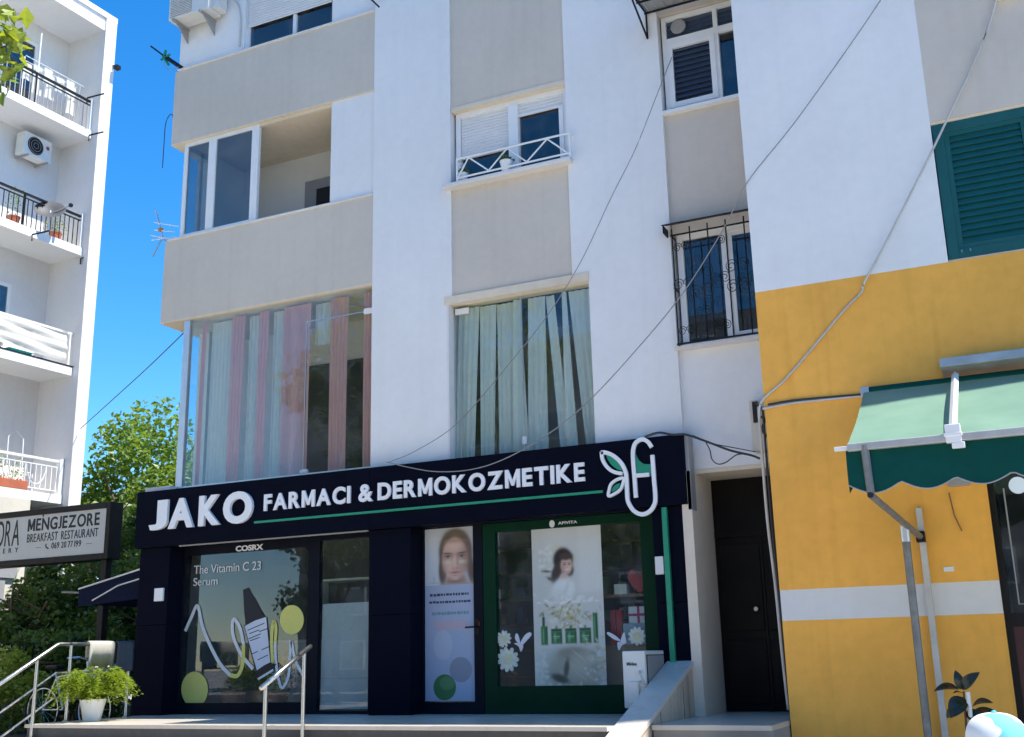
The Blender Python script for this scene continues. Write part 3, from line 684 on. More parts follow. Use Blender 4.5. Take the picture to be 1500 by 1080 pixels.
for x in (-4.66, -4.58): tag(B(x - .035, x + .035, 12.62, 12.69, 1.73, 2.13).build('red_bag', flat((.35, .02, .03)), None), 'narrow red gift bag left of the blue box', 'bag', 'red gift bags')

# ---- fascia sign
sg = thing('pharmacy_sign', 'navy fascia sign reading JAKO FARMACI & DERMOKOZMETIKE with a plant logo', 'sign', (-7.6, 12.06, 3.24))
for (a, b) in ((-11.67, -7.72), (-7.715, -3.503)):
    B(a, b, 12.06, 12.28, 3.242, 4.045).build('panel', 'navy', sg)
B(-3.50, -3.455, 12.10, 12.28, 3.18, 4.04).build('end_trim', 'acgrey', sg)
SY = 12.06
YL0, YL1 = SY - .045, SY
for ch, xa, xb in (('J', 219, 245), ('A', 247, 283.5), ('K', 291, 322), ('O', 326.5, 369)):
    x0 = a2(xa, 745, YL0)[0]; x1 = a2(xb, 745, YL0)[0]
    mb = MB(); o = .012 if ch == 'O' else 0
    text_into(mb, ch, x0, x1, 3.475 - o, 3.895 + o, YL0, YL1, .045); mb.build('letter', 'letter', sg)
X = lambda px: a2(px, 715, SY - .025)[0]
word('FARMACI', X(387), X(513), 3.605, 3.828, SY - .025, SY, 'letter', sg, .035, .10)
word('&', X(525), X(546), 3.605, 3.828, SY - .025, SY, 'letter', sg, .03)
word('DERMOKOZMETIKE', X(553), X(857), 3.605, 3.828, SY - .025, SY, 'letter', sg, .035, .10)
B(X(376) - .03, X(882), SY - .018, SY, 3.448, 3.478).build('underline', 'green', sg)
lg = zoomer(870, 620, 7.2, SY - .03); yl0, yl1 = SY - .03, SY
MB().ribbon(smooth2(lg([(72, 308), (130, 312), (205, 345), (285, 420), (330, 510), (342, 600), (348, 740), (360, 830), (415, 920), (500, 962), (585, 930), (638, 850), (645, 760), (632, 600), (614, 335)])), .047, yl0, yl1).build('logo_stroke', 'letter', sg)
MB().ribbon(smooth2(lg([(78, 300), (88, 380), (135, 460), (205, 512), (298, 532)])), .042, yl0, yl1 - .0).build('logo_leaf_edge', 'letter', sg)
MB().ribbon(smooth2(lg([(606, 252), (565, 195), (505, 170), (440, 205), (412, 280), (412, 400), (428, 600), (441, 785)])), .047, yl0, yl1).build('logo_stroke', 'letter', sg)
MB().ribbon(lg([(440, 552), (580, 542)]), .045, yl0 + .002, yl1).build('logo_bar', 'letter', sg)
MB().ribbon(smooth2(lg([(308, 580), (240, 595), (180, 640), (158, 700), (152, 768), (220, 742), (275, 700), (302, 640)]), 5, True), .034, yl0 + .001, yl1, True).build('logo_leaf_edge', 'letter', sg)
MB().prism(smooth2(lg([(128, 338), (205, 358), (265, 415), (296, 492), (235, 482), (165, 420)]), 4, True), SY - .015, SY).build('logo_leaf', 'green', sg)
MB().prism(smooth2(lg([(268, 632), (220, 650), (190, 685), (186, 722), (232, 702), (258, 672)]), 4, True), SY - .015, SY).build('logo_leaf', 'green', sg)
MB().prism(lg([(436, 325), (448, 350), (470, 390), (498, 415), (530, 430), (602, 432), (604, 556), (445, 535)]), SY - .014, SY).build('logo_panel', 'green', sg)

# ---- print and stickers on the left window
YS = 12.452
st = thing('window_sticker', 'window sticker of a dark serum bottle with looping ribbon and yellow discs', 'sticker', (-10, 12.46, 1.1))
z5 = zoomer(250, 880, 5.4, YS); z6 = zoomer(260, 780, 6.818, YS)
yel = flat((.62, .58, .16)); pal = flat((.62, .64, .66)); drk = flat((.018, .018, .024)); labl = flat((.56, .60, .70))
def ellp(px, py, rx, ry, Y, n=26, top=None):
    pts = []
    for k in range(n):
        t = 2 * math.pi * k / n; yy = py - ry * math.sin(t)
        if top is not None: yy = min(yy, top)
        pts.append(a2(px + rx * math.cos(t), yy, Y))
    return pts
MB().prism(ellp(427.5, 908, 17.5, 21.5, YS), YS, YS + .003).build('yellow_disc', yel, st)
MB().prism(ellp(285, 1010, 19.5, 26, YS, 30, 1030), YS, YS + .003).build('yellow_disc', yel, st)
MB().ribbon(smooth2(z5([(115, 242), (160, 140), (212, 42), (250, 200), (310, 350), (390, 500), (470, 590)])), .052, YS, YS + .002).build('ribbon', pal, st)
MB().ribbon(smooth2(z5([(470, 590), (530, 592), (570, 500), (577, 350)])), .056, YS - .001, YS + .002).build('ribbon', yel, st)
MB().ribbon(smooth2(z5([(577, 350), (548, 220), (505, 148), (487, 190), (500, 300), (560, 430), (650, 540)])), .05, YS + .001, YS + .003).build('ribbon', pal, st)
MB().ribbon(smooth2(z5([(805, 490), (798, 300), (812, 170), (832, 210), (826, 330)])), .05, YS, YS + .002).build('ribbon', yel, st)
MB().ribbon(smooth2(z5([(826, 330), (828, 430), (845, 590), (880, 690), (930, 600), (945, 420), (952, 320), (985, 470), (1045, 590)])), .042, YS + .001, YS + .003).build('ribbon', pal, st)
MB().prism(z6([(655, 575), (705, 552), (745, 625), (770, 660), (835, 785), (872, 840), (680, 920), (665, 790)]), YS, YS + .004).build('bottle_cap', drk, st)
MB().prism(z5([(578, 195), (758, 128), (800, 500), (838, 498), (805, 560), (690, 632), (672, 560)]), YS + .001, YS + .004).build('bottle', drk, st)
MB().prism(z5([(585, 202), (668, 158), (755, 130), (787, 488), (738, 512), (682, 552)]), YS - .001, YS + .001).build('bottle_label', labl, st)
mbl = MB()
for (a, b) in (((610, 235), (742, 178)), ((622, 262), (700, 232)), ((700, 245), (765, 222)), ((618, 302), (715, 262)), ((628, 318), (706, 290)), ((645, 420), (690, 402)), ((720, 390), (782, 362)), ((688, 470), (770, 430))):
    mbl.ribbon(z5([a, b]), .012, YS - .002, YS)
mbl.build('label_print', drk, st)
MB().ribbon(z5([(690, 622), (812, 548)]), .03, YS - .001, YS + .001).build('bottle_foot', pal, st)
tl = thing('window_lettering', 'pale lettering The Vitamin C 23 Serum on the shop glass', 'lettering', (-10.3, 12.45, 2.6))
mb = MB(); p0 = a2(284, 838, YS); p1 = a2(382, 833, YS); text_into(mb, 'The Vitamin C 23', p0[0], p1[0], 2.865, 2.985, YS, YS + .002, .0); mb.build('line', flat((.70, .71, .72)), tl)
mb = MB(); text_into(mb, 'Serum', p0[0], a2(319, 845, YS)[0], 2.70, 2.81, YS, YS + .002, .0); mb.build('line', flat((.70, .71, .72)), tl)
mb = MB(); text_into(mb, 'COSRX', a2(345, 802, 12.42)[0], a2(385, 802, 12.42)[0], 3.135, 3.215, 12.425, 12.43, .035); tag(mb.build('brand_lettering', 'letter'), 'small white COSRX lettering above the serum sticker', 'lettering')

# ---- door poster: portrait above pale blue product print
YP = 12.458
po = thing('door_poster', 'tall poster on the shop door with a portrait above pale blue print', 'poster', (-6.77, 12.46, 1.11))
def print_sheet(name, parent, x0, x1, z0, z1, nx, nz, cx0, cx1, cy0, cy1, paint_fn, y):
    u, w = np.meshgrid(np.linspace(0, 1, nx), np.linspace(0, 1, nz))         # w = 0 at the bottom
    X, Yc = cx0 + (cx1 - cx0) * u, cy1 + (cy0 - cy1) * w
    img = np.clip(paint_fn(X, Yc) * 1.22, 0, .85).reshape(-1, 3)
    mb = MB(); mb.v = np.stack([x0 + (x1 - x0) * u, np.full_like(u, y), z0 + (z1 - z0) * w], -1).reshape(-1, 3).tolist()
    mb.f = [(j * nx + i, j * nx + i + 1, (j + 1) * nx + i + 1, (j + 1) * nx + i) for j in range(nz - 1) for i in range(nx - 1)]
    o = mb.build(name, printed(name + '_ink'), parent, normals=False)
    at_ = o.data.color_attributes.new('print', 'FLOAT_COLOR', 'POINT')
    at_.data.foreach_set('color', np.concatenate([img, np.ones((len(img), 1))], 1).astype(np.float32).ravel())
    return o
class Ink:
    def __init__(s, X, Y, bg): s.X, s.Y = X, Y; s.c = np.ones(X.shape + (3,)) * np.array(bg)
    def mix(s, m, col): s.c = s.c * (1 - m[..., None]) + np.array(col) * m[..., None]
    def g(s, x, y, sx, sy, col, k=1., p=2., rot=0.):
        dx, dy = s.X - x, s.Y - y; c, n = math.cos(rot), math.sin(rot); a, b = dx * c + dy * n, -dx * n + dy * c
        s.mix(k * np.exp(-((np.abs(a) / sx) ** p + (np.abs(b) / sy) ** p)), col)
    def e(s, x, y, rx, ry, col, soft=.06, k=1., rot=0.):
        dx, dy = s.X - x, s.Y - y; c, n = math.cos(rot), math.sin(rot); a, b = dx * c + dy * n, -dx * n + dy * c
        d = np.sqrt((a / rx) ** 2 + (b / ry) ** 2); s.mix(k / (1 + np.exp(np.clip((d - 1) / soft, -40, 40))), col)
    def r(s, x0, x1, y0, y1, col, k=1., soft=2.):
        f = lambda t: 1 / (1 + np.exp(np.clip(-t / soft, -40, 40)))
        s.mix(k * f(s.X - x0) * f(x1 - s.X) * f(s.Y - y0) * f(y1 - s.Y), col)
def portrait(X, Y):
    k = Ink(X, Y, (.44, .46, .48)); k.g(170, 300, 130, 300, (.54, .56, .58), .8); k.g(180, 240, 60, 60, (.58, .60, .62), .5)
    k.e(445, 385, 188, 262, (.075, .052, .036), .04); k.e(300, 600, 45, 170, (.06, .042, .03), .12); k.e(615, 590, 42, 190, (.085, .06, .045), .15, 1, -.12)
    k.g(440, 190, 120, 50, (.17, .13, .09), .7); k.g(330, 330, 20, 150, (.20, .15, .11), .5, 2, .1)
    k.e(450, 730, 118, 90, (.30, .20, .165), .1); k.e(470, 800, 220, 60, (.36, .25, .21), .1); k.g(440, 735, 90, 22, (.16, .10, .085), .7)
    k.e(437, 470, 143, 240, (.50, .32, .26), .04)
    k.g(560, 480, 62, 230, (.22, .14, .115), .75); k.g(318, 560, 40, 150, (.30, .19, .155), .5); k.g(420, 330, 90, 45, (.58, .42, .36), .8); k.g(430, 268, 120, 22, (.30, .205, .16), .7)
    k.g(375, 560, 50, 50, (.56, .37, .32), .6); k.g(500, 590, 34, 60, (.36, .22, .185), .5)
    for x, d in ((360, 1), (516, -1)):
        k.g(x, 438, 58, 30, (.20, .13, .11), .8); k.g(x - 4 * d, 409, 58, 9, (.075, .055, .045), .9, 2.5, .10 * d); k.g(x, 450, 34, 11, (.30, .27, .25), .7); k.g(x, 449, 13, 11, (.03, .03, .03), .95); k.g(x, 439, 40, 5, (.03, .025, .025), .85)
        k.g(x, 512, 44, 24, (.56, .50, .40), .65)
    k.g(436, 500, 13, 60, (.60, .43, .37), .6); k.g(470, 510, 12, 60, (.27, .17, .14), .55); k.g(438, 560, 26, 20, (.52, .34, .29), .6); k.g(420, 582, 10, 6, (.14, .08, .07), .8); k.g(457, 583, 10, 6, (.13, .07, .06), .8); k.g(440, 600, 30, 8, (.30, .19, .16), .5)
    k.g(440, 630, 54, 13, (.36, .13, .125), .9); k.g(440, 632, 50, 3.2, (.12, .04, .04), .9); k.g(440, 645, 38, 8, (.42, .18, .17), .8); k.g(440, 668, 40, 9, (.30, .19, .16), .6); k.g(440, 700, 40, 18, (.52, .36, .30), .5)
    k.g(200, 700, 14, 30, (.25, .28, .33), .5); k.g(205, 742, 60, 6, (.22, .26, .32), .7)
    return k.c
print_sheet('portrait', po, -7.12, -6.425, 2.52, 3.235, 110, 120, 97, 645, 112, 770, portrait, YP)
B(-7.12, -6.425, YP, YP + .004, 1.112, 2.52).build('print_ground', flat((.36, .41, .53)), po)
def layer(name, pts, c, parent, y, k): return MB().prism(pts, y - .0008 * k, y + .0005).build(name, flat(c), parent)
PXm = lambda x: -7.12 + (x - 72) * .00305; PZm = lambda y: 3.235 - (y - 110) * .00264
def pp2(pts): return [(PXm(a), PZm(b)) for a, b in pts]
tx = random.Random(5)
def textrow(parent, x0, x1, z, h, c, y):        # a line of print too small to read
    mb = MB(); x = x0
    while x < x1 - .02:
        w_ = tx.uniform(.02, .05); mb.box(x, min(x + w_, x1), y - .001, y + .0005, z - h * tx.uniform(.35, .5), z + h * tx.uniform(.35, .5)); x += w_ + tx.uniform(.006, .012)
    return mb.build('print_line', flat(c), parent)
textrow(po, -7.05, -6.47, 2.40, .035, (.05, .055, .09), YP); textrow(po, -7.06, -6.46, 2.31, .032, (.05, .055, .09), YP)
textrow(po, -7.02, -6.50, 2.17, .04, (.16, .28, .30), YP)
layer('pink_band', pp2([(115, 548), (270, 548), (270, 590), (115, 590)]), (.46, .38, .44), po, YP, 1)
layer('bubble', ellp(649, 945, 14, 22, YP), (.42, .47, .57), po, YP, 1)
layer('grey_disc', ellp(675, 981, 16.5, 18.5, YP), (.25, .27, .33), po, YP, 2)
layer('green_disc', ellp(651.5, 1007, 16.5, 19, YP), (.05, .17, .06), po, YP, 3)
layer('green_disc_edge', ellp(655, 1001, 11, 10, YP), (.09, .22, .10), po, YP, 4)

# ---- green window poster
pb = thing('window_poster', 'large poster of a dark-haired woman with green bottles in the green window', 'poster', (-5.16, 12.46, 1.24))
def advert(X, Y):
    g = np.random.default_rng(5); k = Ink(X, Y, (.45, .46, .43))
    k.g(600, 300, 60, 400, (.37, .39, .36), .6); k.r(795, 900, 60, 420, (.52, .53, .50), .8, 6); k.g(700, 150, 120, 90, (.50, .51, .49), .7)
    for i in range(26): k.g(g.normal(640, 25), g.normal(270, 40), g.uniform(6, 16), g.uniform(5, 12), g.choice([.40, .55, .6]) * np.array((1, 1, .92)), .6)
    for x, y in ((690, 195), (675, 215), (780, 260), (712, 196)): k.g(x, y, 9, 7, (.50, .46, .22), .7)
    k.e(722, 262, 48, 60, (.022, .016, .013), .06); k.e(690, 320, 24, 52, (.045, .034, .028), .1, 1, .35); k.e(752, 312, 20, 30, (.05, .036, .03), .12); k.g(640, 312, 26, 7, (.06, .045, .038), .9, 2, .1); k.g(655, 348, 18, 9, (.06, .045, .038), .9, 2, .5)
    k.e(738, 288, 27, 43, (.47, .32, .255), .07); k.g(722, 300, 10, 34, (.30, .19, .15), .6); k.e(736, 246, 32, 18, (.05, .037, .03), .12); k.g(745, 300, 12, 10, (.58, .42, .35), .6)
    for x in (729, 751): k.g(x, 284, 6.5, 3.2, (.05, .04, .035), .95); k.g(x, 276, 8, 2.2, (.08, .06, .05), .8)
    k.g(741, 297, 4, 5, (.36, .24, .19), .6); k.g(741, 311, 10, 3.2, (.66, .56, .52), .95); k.g(741, 315, 9, 2, (.35, .15, .13), .7)
    k.e(722, 352, 18, 22, (.42, .29, .235), .15)
    k.e(722, 400, 50, 50, (.56, .58, .56), .1); k.e(700, 425, 38, 30, (.50, .52, .50), .2); k.g(735, 395, 10, 40, (.40, .42, .41), .5, 2, .3)
    for i in range(60): k.e(g.normal(735, 62), g.normal(450, 10), g.uniform(6, 16), g.uniform(4, 9), g.uniform(.42, .62) * np.array((1, 1, .95)), .2, .8, g.uniform(-1, 1))
    for i in range(11): k.g(600 + i * 27 + g.uniform(-4, 4), 462, 9, 4, (.60, .61, .59), .8)
    for i in range(150):
        t = g.uniform(.5, 1); k.e(g.normal(735, 50), g.normal(525, 28), g.uniform(5, 15), g.uniform(3, 7), g.choice([(.60, .58, .42), (.62, .62, .54), (.46, .40, .15), (.54, .54, .47), (.34, .30, .16)]) * t, .2, .85, g.uniform(-1.5, 1.5))
    for (x0, x1, y0, y1) in ((606, 638, 572, 660), (654, 706, 598, 656), (721, 774, 598, 656), (788, 842, 598, 656), (852, 874, 518, 656)):
        k.r(x0, x1, y0, y1, (.02, .125, .045), 1, 1.2); k.g((x0 * .65 + x1 * .35), (y0 + y1) / 2, (x1 - x0) * .13, (y1 - y0) * .4, (.12, .33, .16), .75, 4); k.g(x1 - 4, (y0 + y1) / 2, 4, (y1 - y0) * .5, (.006, .05, .02), .7, 4)
        if y1 - y0 < 70: k.r(x0, x1, y0 - 13, y0 + 1, (.012, .07, .028), 1, 1.2); k.g((x0 + x1) / 2, y0 - 18, 6, 8, (.02, .10, .04), .9); k.r(x0 + 10, x1 - 10, y0 + 22, y0 + 25, (.45, .55, .45), .7, .8); k.r(x0 + 14, x1 - 14, y0 + 30, y0 + 32, (.40, .5, .4), .6, .8)
    k.r(613, 626, 528, 574, (.012, .06, .025), 1, 1.2); k.g(619, 520, 4, 10, (.03, .09, .04), .9)
    k.r(588, 905, 664, 676, (.50, .50, .44), .8, 3); k.r(588, 700, 676, 870, (.37, .41, .39), .8, 6); k.e(760, 790, 130, 110, (.27, .265, .21), .12); k.e(752, 702, 70, 30, (.20, .20, .165), .15); k.e(800, 760, 80, 60, (.36, .345, .27), .2)
    for i in range(14): k.g(g.uniform(700, 900), g.uniform(710, 860), g.uniform(30, 60), g.uniform(3, 7), g.uniform(.2, .45) * np.array((1, .98, .84)), .6, 2, .7)
    k.e(690, 815, 42, 18, (.05, .06, .055), .15, 1, .35); k.e(722, 770, 12, 44, (.07, .08, .07), .18, 1, .15)
    for i in range(120):
        x, y = (g.normal(870, 26), g.normal(730, 50)) if i % 3 else (g.uniform(585, 905), g.normal(850, 14)); k.e(x, y, g.uniform(5, 15), g.uniform(3, 8), g.choice([(.50, .51, .44), (.44, .42, .24), (.55, .56, .52), (.33, .36, .30)]) * g.uniform(.7, 1), .2, .8, g.uniform(-1.5, 1.5))
    for i in range(30): k.e(g.normal(610, 16), g.normal(750, 40), g.uniform(5, 14), g.uniform(3, 8), (.48, .50, .44), .2, .7, g.uniform(-1, 1))
    k.c *= 1 + .03 * g.normal(size=X.shape)[..., None]
    return k.c
print_sheet('advert', pb, -5.615, -4.705, 1.235, 3.165, 150, 300, 572, 905, 92, 865, advert, YP)
mb = MB(); text_into(mb, 'APIVITA', a2(817, 766, 12.41)[0], a2(845, 766, 12.41)[0], 3.165, 3.20, 12.418, 12.424, .02); tag(mb.build('brand_lettering', 'letter'), 'tiny white APIVITA lettering with an owl-like mark over the green window', 'lettering')
ow = MB().ell(a2(808, 764, 12.41)[0], 3.18, .035, .045, 12.418, 12.424).build('mark', 'letter', bpy.data.objects['brand_lettering.001'] if 'brand_lettering.001' in bpy.data.objects else None)
# flower and butterfly stickers on the green window glass
def flower_sticker(label, px, py, r):
    c = a2(px, py, 12.455); t = thing('flower_sticker', label, 'sticker', (c[0], 12.455, c[1]))
    k = r * .0093; g = random.Random(int(px))
    for ring, (n, rr, cc) in enumerate(((11, .78, (.60, .62, .56)), (9, .52, (.66, .67, .58)), (6, .25, (.62, .60, .40)))):
        for i in range(n):
            a = 2 * math.pi * (i + .4 * ring) / n + g.uniform(-.1, .1)
            MB().ell(c[0] + k * rr * math.cos(a), c[1] + k * rr * math.sin(a), k * .34, k * .22, 12.455 - .0015 * (ring + 1) - .0001 * i, 12.457, 10, a).build('petal', flat(tuple(v * g.uniform(.85, 1) for v in cc)), t)
flower_sticker('smaller white blossom sticker above a larger one on the green window', 738, 936, 10)
flower_sticker('large white blossom sticker low on the green window', 744, 966, 14.5)
flower_sticker('white blossom sticker just above the air conditioner', 933, 932, 10.5)
def butterfly(label, pts1, pts2, pts3):
    zz_ = zoomer(720, 860, 5.685, 12.455); c = zz_([pts1[0]])[0]
    t = thing('butterfly_sticker', label, 'sticker', (c[0], 12.455, c[1]))
    for p in (pts1, pts2): MB().prism(smooth2(zz_(p), 4, True), 12.453, 12.457).build('wing', flat((.66, .66, .70)), t)
    MB().prism(smooth2(zz_(pts3), 4, True), 12.452, 12.456).build('tail_wing', flat((.6, .6, .66)), t)
butterfly('white butterfly sticker right of the two blossoms', [(238, 470), (280, 400), (320, 378), (332, 400), (290, 450), (250, 488)], [(225, 470), (196, 430), (205, 388), (222, 400), (238, 460)], [(190, 470), (235, 468), (265, 490), (245, 540), (225, 495)])
butterfly('white butterfly sticker beside the gift shelves', [(1060, 450), (1010, 430), (962, 390), (975, 376), (1030, 405), (1070, 440)], [(1075, 460), (1090, 400), (1108, 378), (1115, 420), (1122, 468)], [(1050, 460), (1110, 468), (1085, 490), (1060, 528)])

# ---- outdoor unit standing on the terrace, end towards the street
ac = thing('outdoor_unit', 'white air-conditioner unit standing on the terrace by the low marble wall', 'air conditioner', (-3.98, 11.7, .96))
B(-4.13, -3.88, 11.42, 12.08, 1.07, 1.65).build('casing', 'acwhite', ac, bevel=.012)
mb = MB()
for i in range(22): mb.box(-3.879, -3.868, 11.5 + i * .025, 11.51 + i * .025, 1.13, 1.60)
mb.build('fin_grille', 'acgrey', ac)
B(-3.881, -3.876, 11.47, 12.06, 1.12, 1.61).build('grille_backing', 'dark', ac)  # dark box behind the grille slats
B(-4.07, -3.95, 11.395, 11.42, 1.12, 1.34).build('valve_cover', 'acwhite', ac, bevel=.01)
mb = MB(); text_into(mb, 'Midea', -4.08, -3.97, 1.50, 1.535, 11.412, 11.4195, .02); mb.build('badge', flat((.06, .08, .12)), ac)
for y in (11.5, 12.0): B(-4.14, -3.87, y - .03, y + .03, .962, 1.07).build('foot', 'black', ac)
for i in range(2): MB().tube(sag([(-3.94, 11.41, 1.44 - .1 * i), (-3.90, 11.33, 1.40 - .1 * i), (-3.87, 11.40, 1.28), (-3.865, 11.6, 1.18)], 6), .012).build('hose', 'cablewhite', ac)

# ================================================================== yellow building on the right
yb = thing('yellow_shop_building', 'projecting building with yellow ground floor, white band and green shutter', 'building', (.4, 11.3, 0))
YB = 11.30; XL = -2.385
B(XL, -.36, YB, 11.6, 2.20, 5.337).build('yellow_wall', 'yellow', yb)
B(XL, -.36, YB, 11.6, 0, 1.90).build('yellow_wall', 'yellow', yb)
B(XL + .001, -.361, YB + .002, 11.6, 1.90, 2.20).build('white_band', 'offwhite', yb)
B(-.36, 3.2, YB, 11.6, 3.25, 5.337).build('yellow_wall', 'yellow', yb)
B(2.9, 3.2, YB, 11.6, 0, 3.25).build('yellow_wall', 'yellow', yb)
B(XL, -.44, YB, 11.6, 5.337, H).build('upper_wall', 'white', yb)
B(-.44, 3.2, YB + .001, 11.6, 6.87, H).build('upper_grey_wall', 'grey', yb)
B(-.44, 3.2, YB + .02, 11.6, 5.337, 5.36).build('sill', 'cream', yb)
B(-.44, 3.2, YB + .012, 11.6, 6.845, 6.87).build('lintel', 'cream', yb)
B(1.4, 3.2, YB, 11.6, 5.36, 6.845).build('upper_wall', 'white', yb)
MB().box(XL, XL + .25, 11.6, 12.36, 0, H).box(2.95, 3.2, 11.6, 16.2, 0, H).build('side_wall', 'offwhite', yb)  # unseen right end, placed to let sun reach the awning
B(XL, 3.2, YB - .02, 12.2, H, H + .2).build('roof', 'concrete', yb)
B(XL + .25, 2.95, 11.6, 16.2, 4.2, 4.35).build('floor_slab', 'room', yb)
# green louvre shutter
sh = frame(-.43, 1.4, 5.365, 6.842, 11.32, 11.38, .10).box(.44, .54, 11.318, 11.38, 5.465, 6.742).build('shutter', 'greenslat', yb, bevel=.004)
frame(-.33, .44, 5.465, 6.742, 11.333, 11.37, .05).build('leaf_frame', 'greenslat', sh)
for i in range(17):
    z = 5.52 + i * .0695
    for (a, b) in ((-.28, .385), (.54, 1.3)):
        MB().prismx([(11.335, z), (11.343, z - .004), (11.372, z + .07), (11.364, z + .074)], a, b).build('slat', 'greenslat', sh)
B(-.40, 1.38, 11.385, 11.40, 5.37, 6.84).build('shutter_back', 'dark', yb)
for x in (-.30, -.22): tag(MB().tube([(x, 11.31, 5.42), (x, 11.28, 5.43)], .008).build('shutter_hook', 'alu'), 'small metal hook at the foot of the green shutter', 'hook', 'hooks under the green shutter')
# shop glazing to the right
sw = MB().box(-.36, -.30, 11.36, 11.46, .1, 3.25).box(2.84, 2.9, 11.36, 11.46, .1, 3.25).box(-.30, 2.84, 11.365, 11.46, 1.78, 1.90).box(1.5, 1.56, 11.364, 11.46, 1.9, 3.2).build('shop_window', 'black', yb)
B(-.30, 2.84, 11.40, 11.41, 1.90, 3.25).build('pane', 'glassdark', sw)
MB().tube([(-.22, 11.36, 3.05), (-.22, 11.36, 1.98), (.6, 11.36, 1.98)], .008).build('inner_trim', 'acgrey', sw)
B(-.30, 2.84, 11.39, 11.42, .1, 1.78).build('red_panel', paint('dark_red_panel', (.05, .006, .008), .4, var=.1), sw)
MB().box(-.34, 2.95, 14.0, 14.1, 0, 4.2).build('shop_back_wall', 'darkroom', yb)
lp = thing('glowing_globe', 'bright white globe glowing inside the dark shop window', 'lamp', (.11, 12.3, 3.05))
pl_ = at(1491, 711, 12.2)  # glowing globe hung at the bright spot in the shop glass
mbs = MB().lathe([(.085 * math.cos(R(t)), .085 * math.sin(R(t))) for t in range(-85, 86, 10)], (pl_.x, pl_.y, pl_.z), 20); mbs.build('globe', emit('globe_glow', (.9, .95, 1.0), .9), lp, smooth='all')
MB().tube([(pl_.x, pl_.y, pl_.z + .08), (pl_.x, pl_.y, 4.19)], .008).build('stem', 'black', lp)
foliage((.05, 12.1, 2.25), (.18, .15, .25), 160, .10, M['leafB'], 'leafy_plant', None, rs=44)
tag(bpy.data.objects['leafy_plant'], 'dim leafy plant behind the dark shop window', 'plant')

# ---- awning over the shop
aw = thing('awning', 'faded green shop awning with scalloped dark valance on metal arms', 'awning', (.6, 10.4, 3.0))
AX0, AX1 = -1.36, 2.9; AYF, AYB = 9.52, 11.12; AZF, AZB = 3.24, 4.07
def canvas(x0, x1, nx=26, ny=8):
    v = []; g = random.Random(2)
    for j in range(ny + 1):
        t = j / ny
        for i in range(nx + 1):
            x = x0 + (x1 - x0) * i / nx
            dz = -.035 * math.sin(math.pi * t) + .008 * math.sin(x * 7 + t * 5) * math.sin(math.pi * t)
            v.append((x, AYB + (AYF - AYB) * t, AZB + (AZF - AZB) * t + dz))
    return MB().add(v, [(j * (nx + 1) + i, j * (nx + 1) + i + 1, (j + 1) * (nx + 1) + i + 1, (j + 1) * (nx + 1) + i) for j in range(ny) for i in range(nx)])
canvas(AX0, AX1).build('canvas', 'awntop', aw, smooth='all', normals=False)
MB().tube([(x_, AYB + (AYF - AYB) * t, AZB + (AZF - AZB) * t + .004 - .035 * math.sin(math.pi * t)) for t in [i / 8 for i in range(9)] for x_ in [.14]], .006, 5).build('seam', 'awntop', aw)
v = []; nn = 130
for i in range(nn + 1):
    x = AX0 + (AX1 - AX0) * i / nn; lo = 2.86 + .048 * (1 - abs(math.sin((x - AX0) / .42 * math.pi))) * 1.6 - .0
    yy = AYF - .02 + .012 * math.sin(x * 9)
    v += [(x, AYF, AZF - .02), (x, yy, (AZF + lo) / 2), (x, yy + .01 * math.sin(x * 5), lo)]
f = []
for i in range(nn): f += [(3 * i, 3 * i + 3, 3 * i + 4, 3 * i + 1), (3 * i + 1, 3 * i + 4, 3 * i + 5, 3 * i + 2)]
vl = MB().add(v, f).build('valance', 'awnval', aw, smooth='all', normals=False)
MB().tube([Vector(v[3 * i + 2]) + Vector((0, -.004, 0)) for i in range(nn + 1)], .006, 5).build('piping', 'acgrey', vl)
MB().box(AX0 - .01, AX0 + .005, AYF, AYB, 3.0, 3.03).add([(AX0, AYF, AZF - .02), (AX0, AYF + .25, AZF + .1), (AX0, AYF + .18, 2.9), (AX0, AYF, 2.86)], [(0, 1, 2, 3)])
MB().add([(AX0, AYF, AZF - .02), (AX0, AYF + .35, AZF + .15), (AX0 + .03, AYF + .3, 3.02), (AX0, AYF, 2.87)], [(0, 1, 2, 3)]).build('side_flap', 'awnval', aw, normals=False)
MB().box(AX0 + .02, AX1, AYF - .045, AYF + .01, AZF - .02, AZF + .045).build('front_bar', 'hood', aw, bevel=.008)
MB().box(AX0 - .09, AX0 + .02, AYF - .02, AYF + .02, AZF - .005, AZF + .03).build('bar_end', 'pvc', aw, bevel=.004)
MB().tube([(AX0 + .02, AYB + .06, AZB + .02), (AX1, AYB + .06, AZB + .02)], .045, 12).build('roller', 'awnval', aw)
MB().box(AX0 - .03, AX0 + .05, AYB - .0, AYB + .17, AZB - .04, AZB + .06).build('wall_bracket', 'alu', aw, bevel=.006)
MB().prismx([(10.98, 4.20), (11.29, 4.16), (11.29, 4.29), (11.0, 4.29)], -.62, AX1).build('hood', 'hood', aw, bevel=.006)
for x in (-.50, 1.6):
    MB().add([], []).tube([(x, AYB - .02, AZB + .07), (x, AYF - .03, AZF + .07)], .033, 4).build('slope_arm', 'pvc', aw)
    MB().box(x - .06, x + .06, AYF - .06, AYF + .03, AZF - .03, AZF + .12).box(x - .07, x + .07, AYF - .065, AYF - .04, AZF + .02, AZF + .05).box(x - .02, x + .08, AYF - .06, AYF - .02, AZF - .08, AZF - .03).build('clamp', 'pvc', aw, bevel=.006)
MB().tube([(-1.20, AYF - .02, AZF + .02), (-1.19, AYF - .01, 2.86)], .034, 10).build('drop_tube', 'greypipe', aw)
MB().tube([(-1.19, AYF - .03, 2.84), (-.99, 11.16, 2.63)], .03, 12).build('side_arm', 'greypipe', aw)
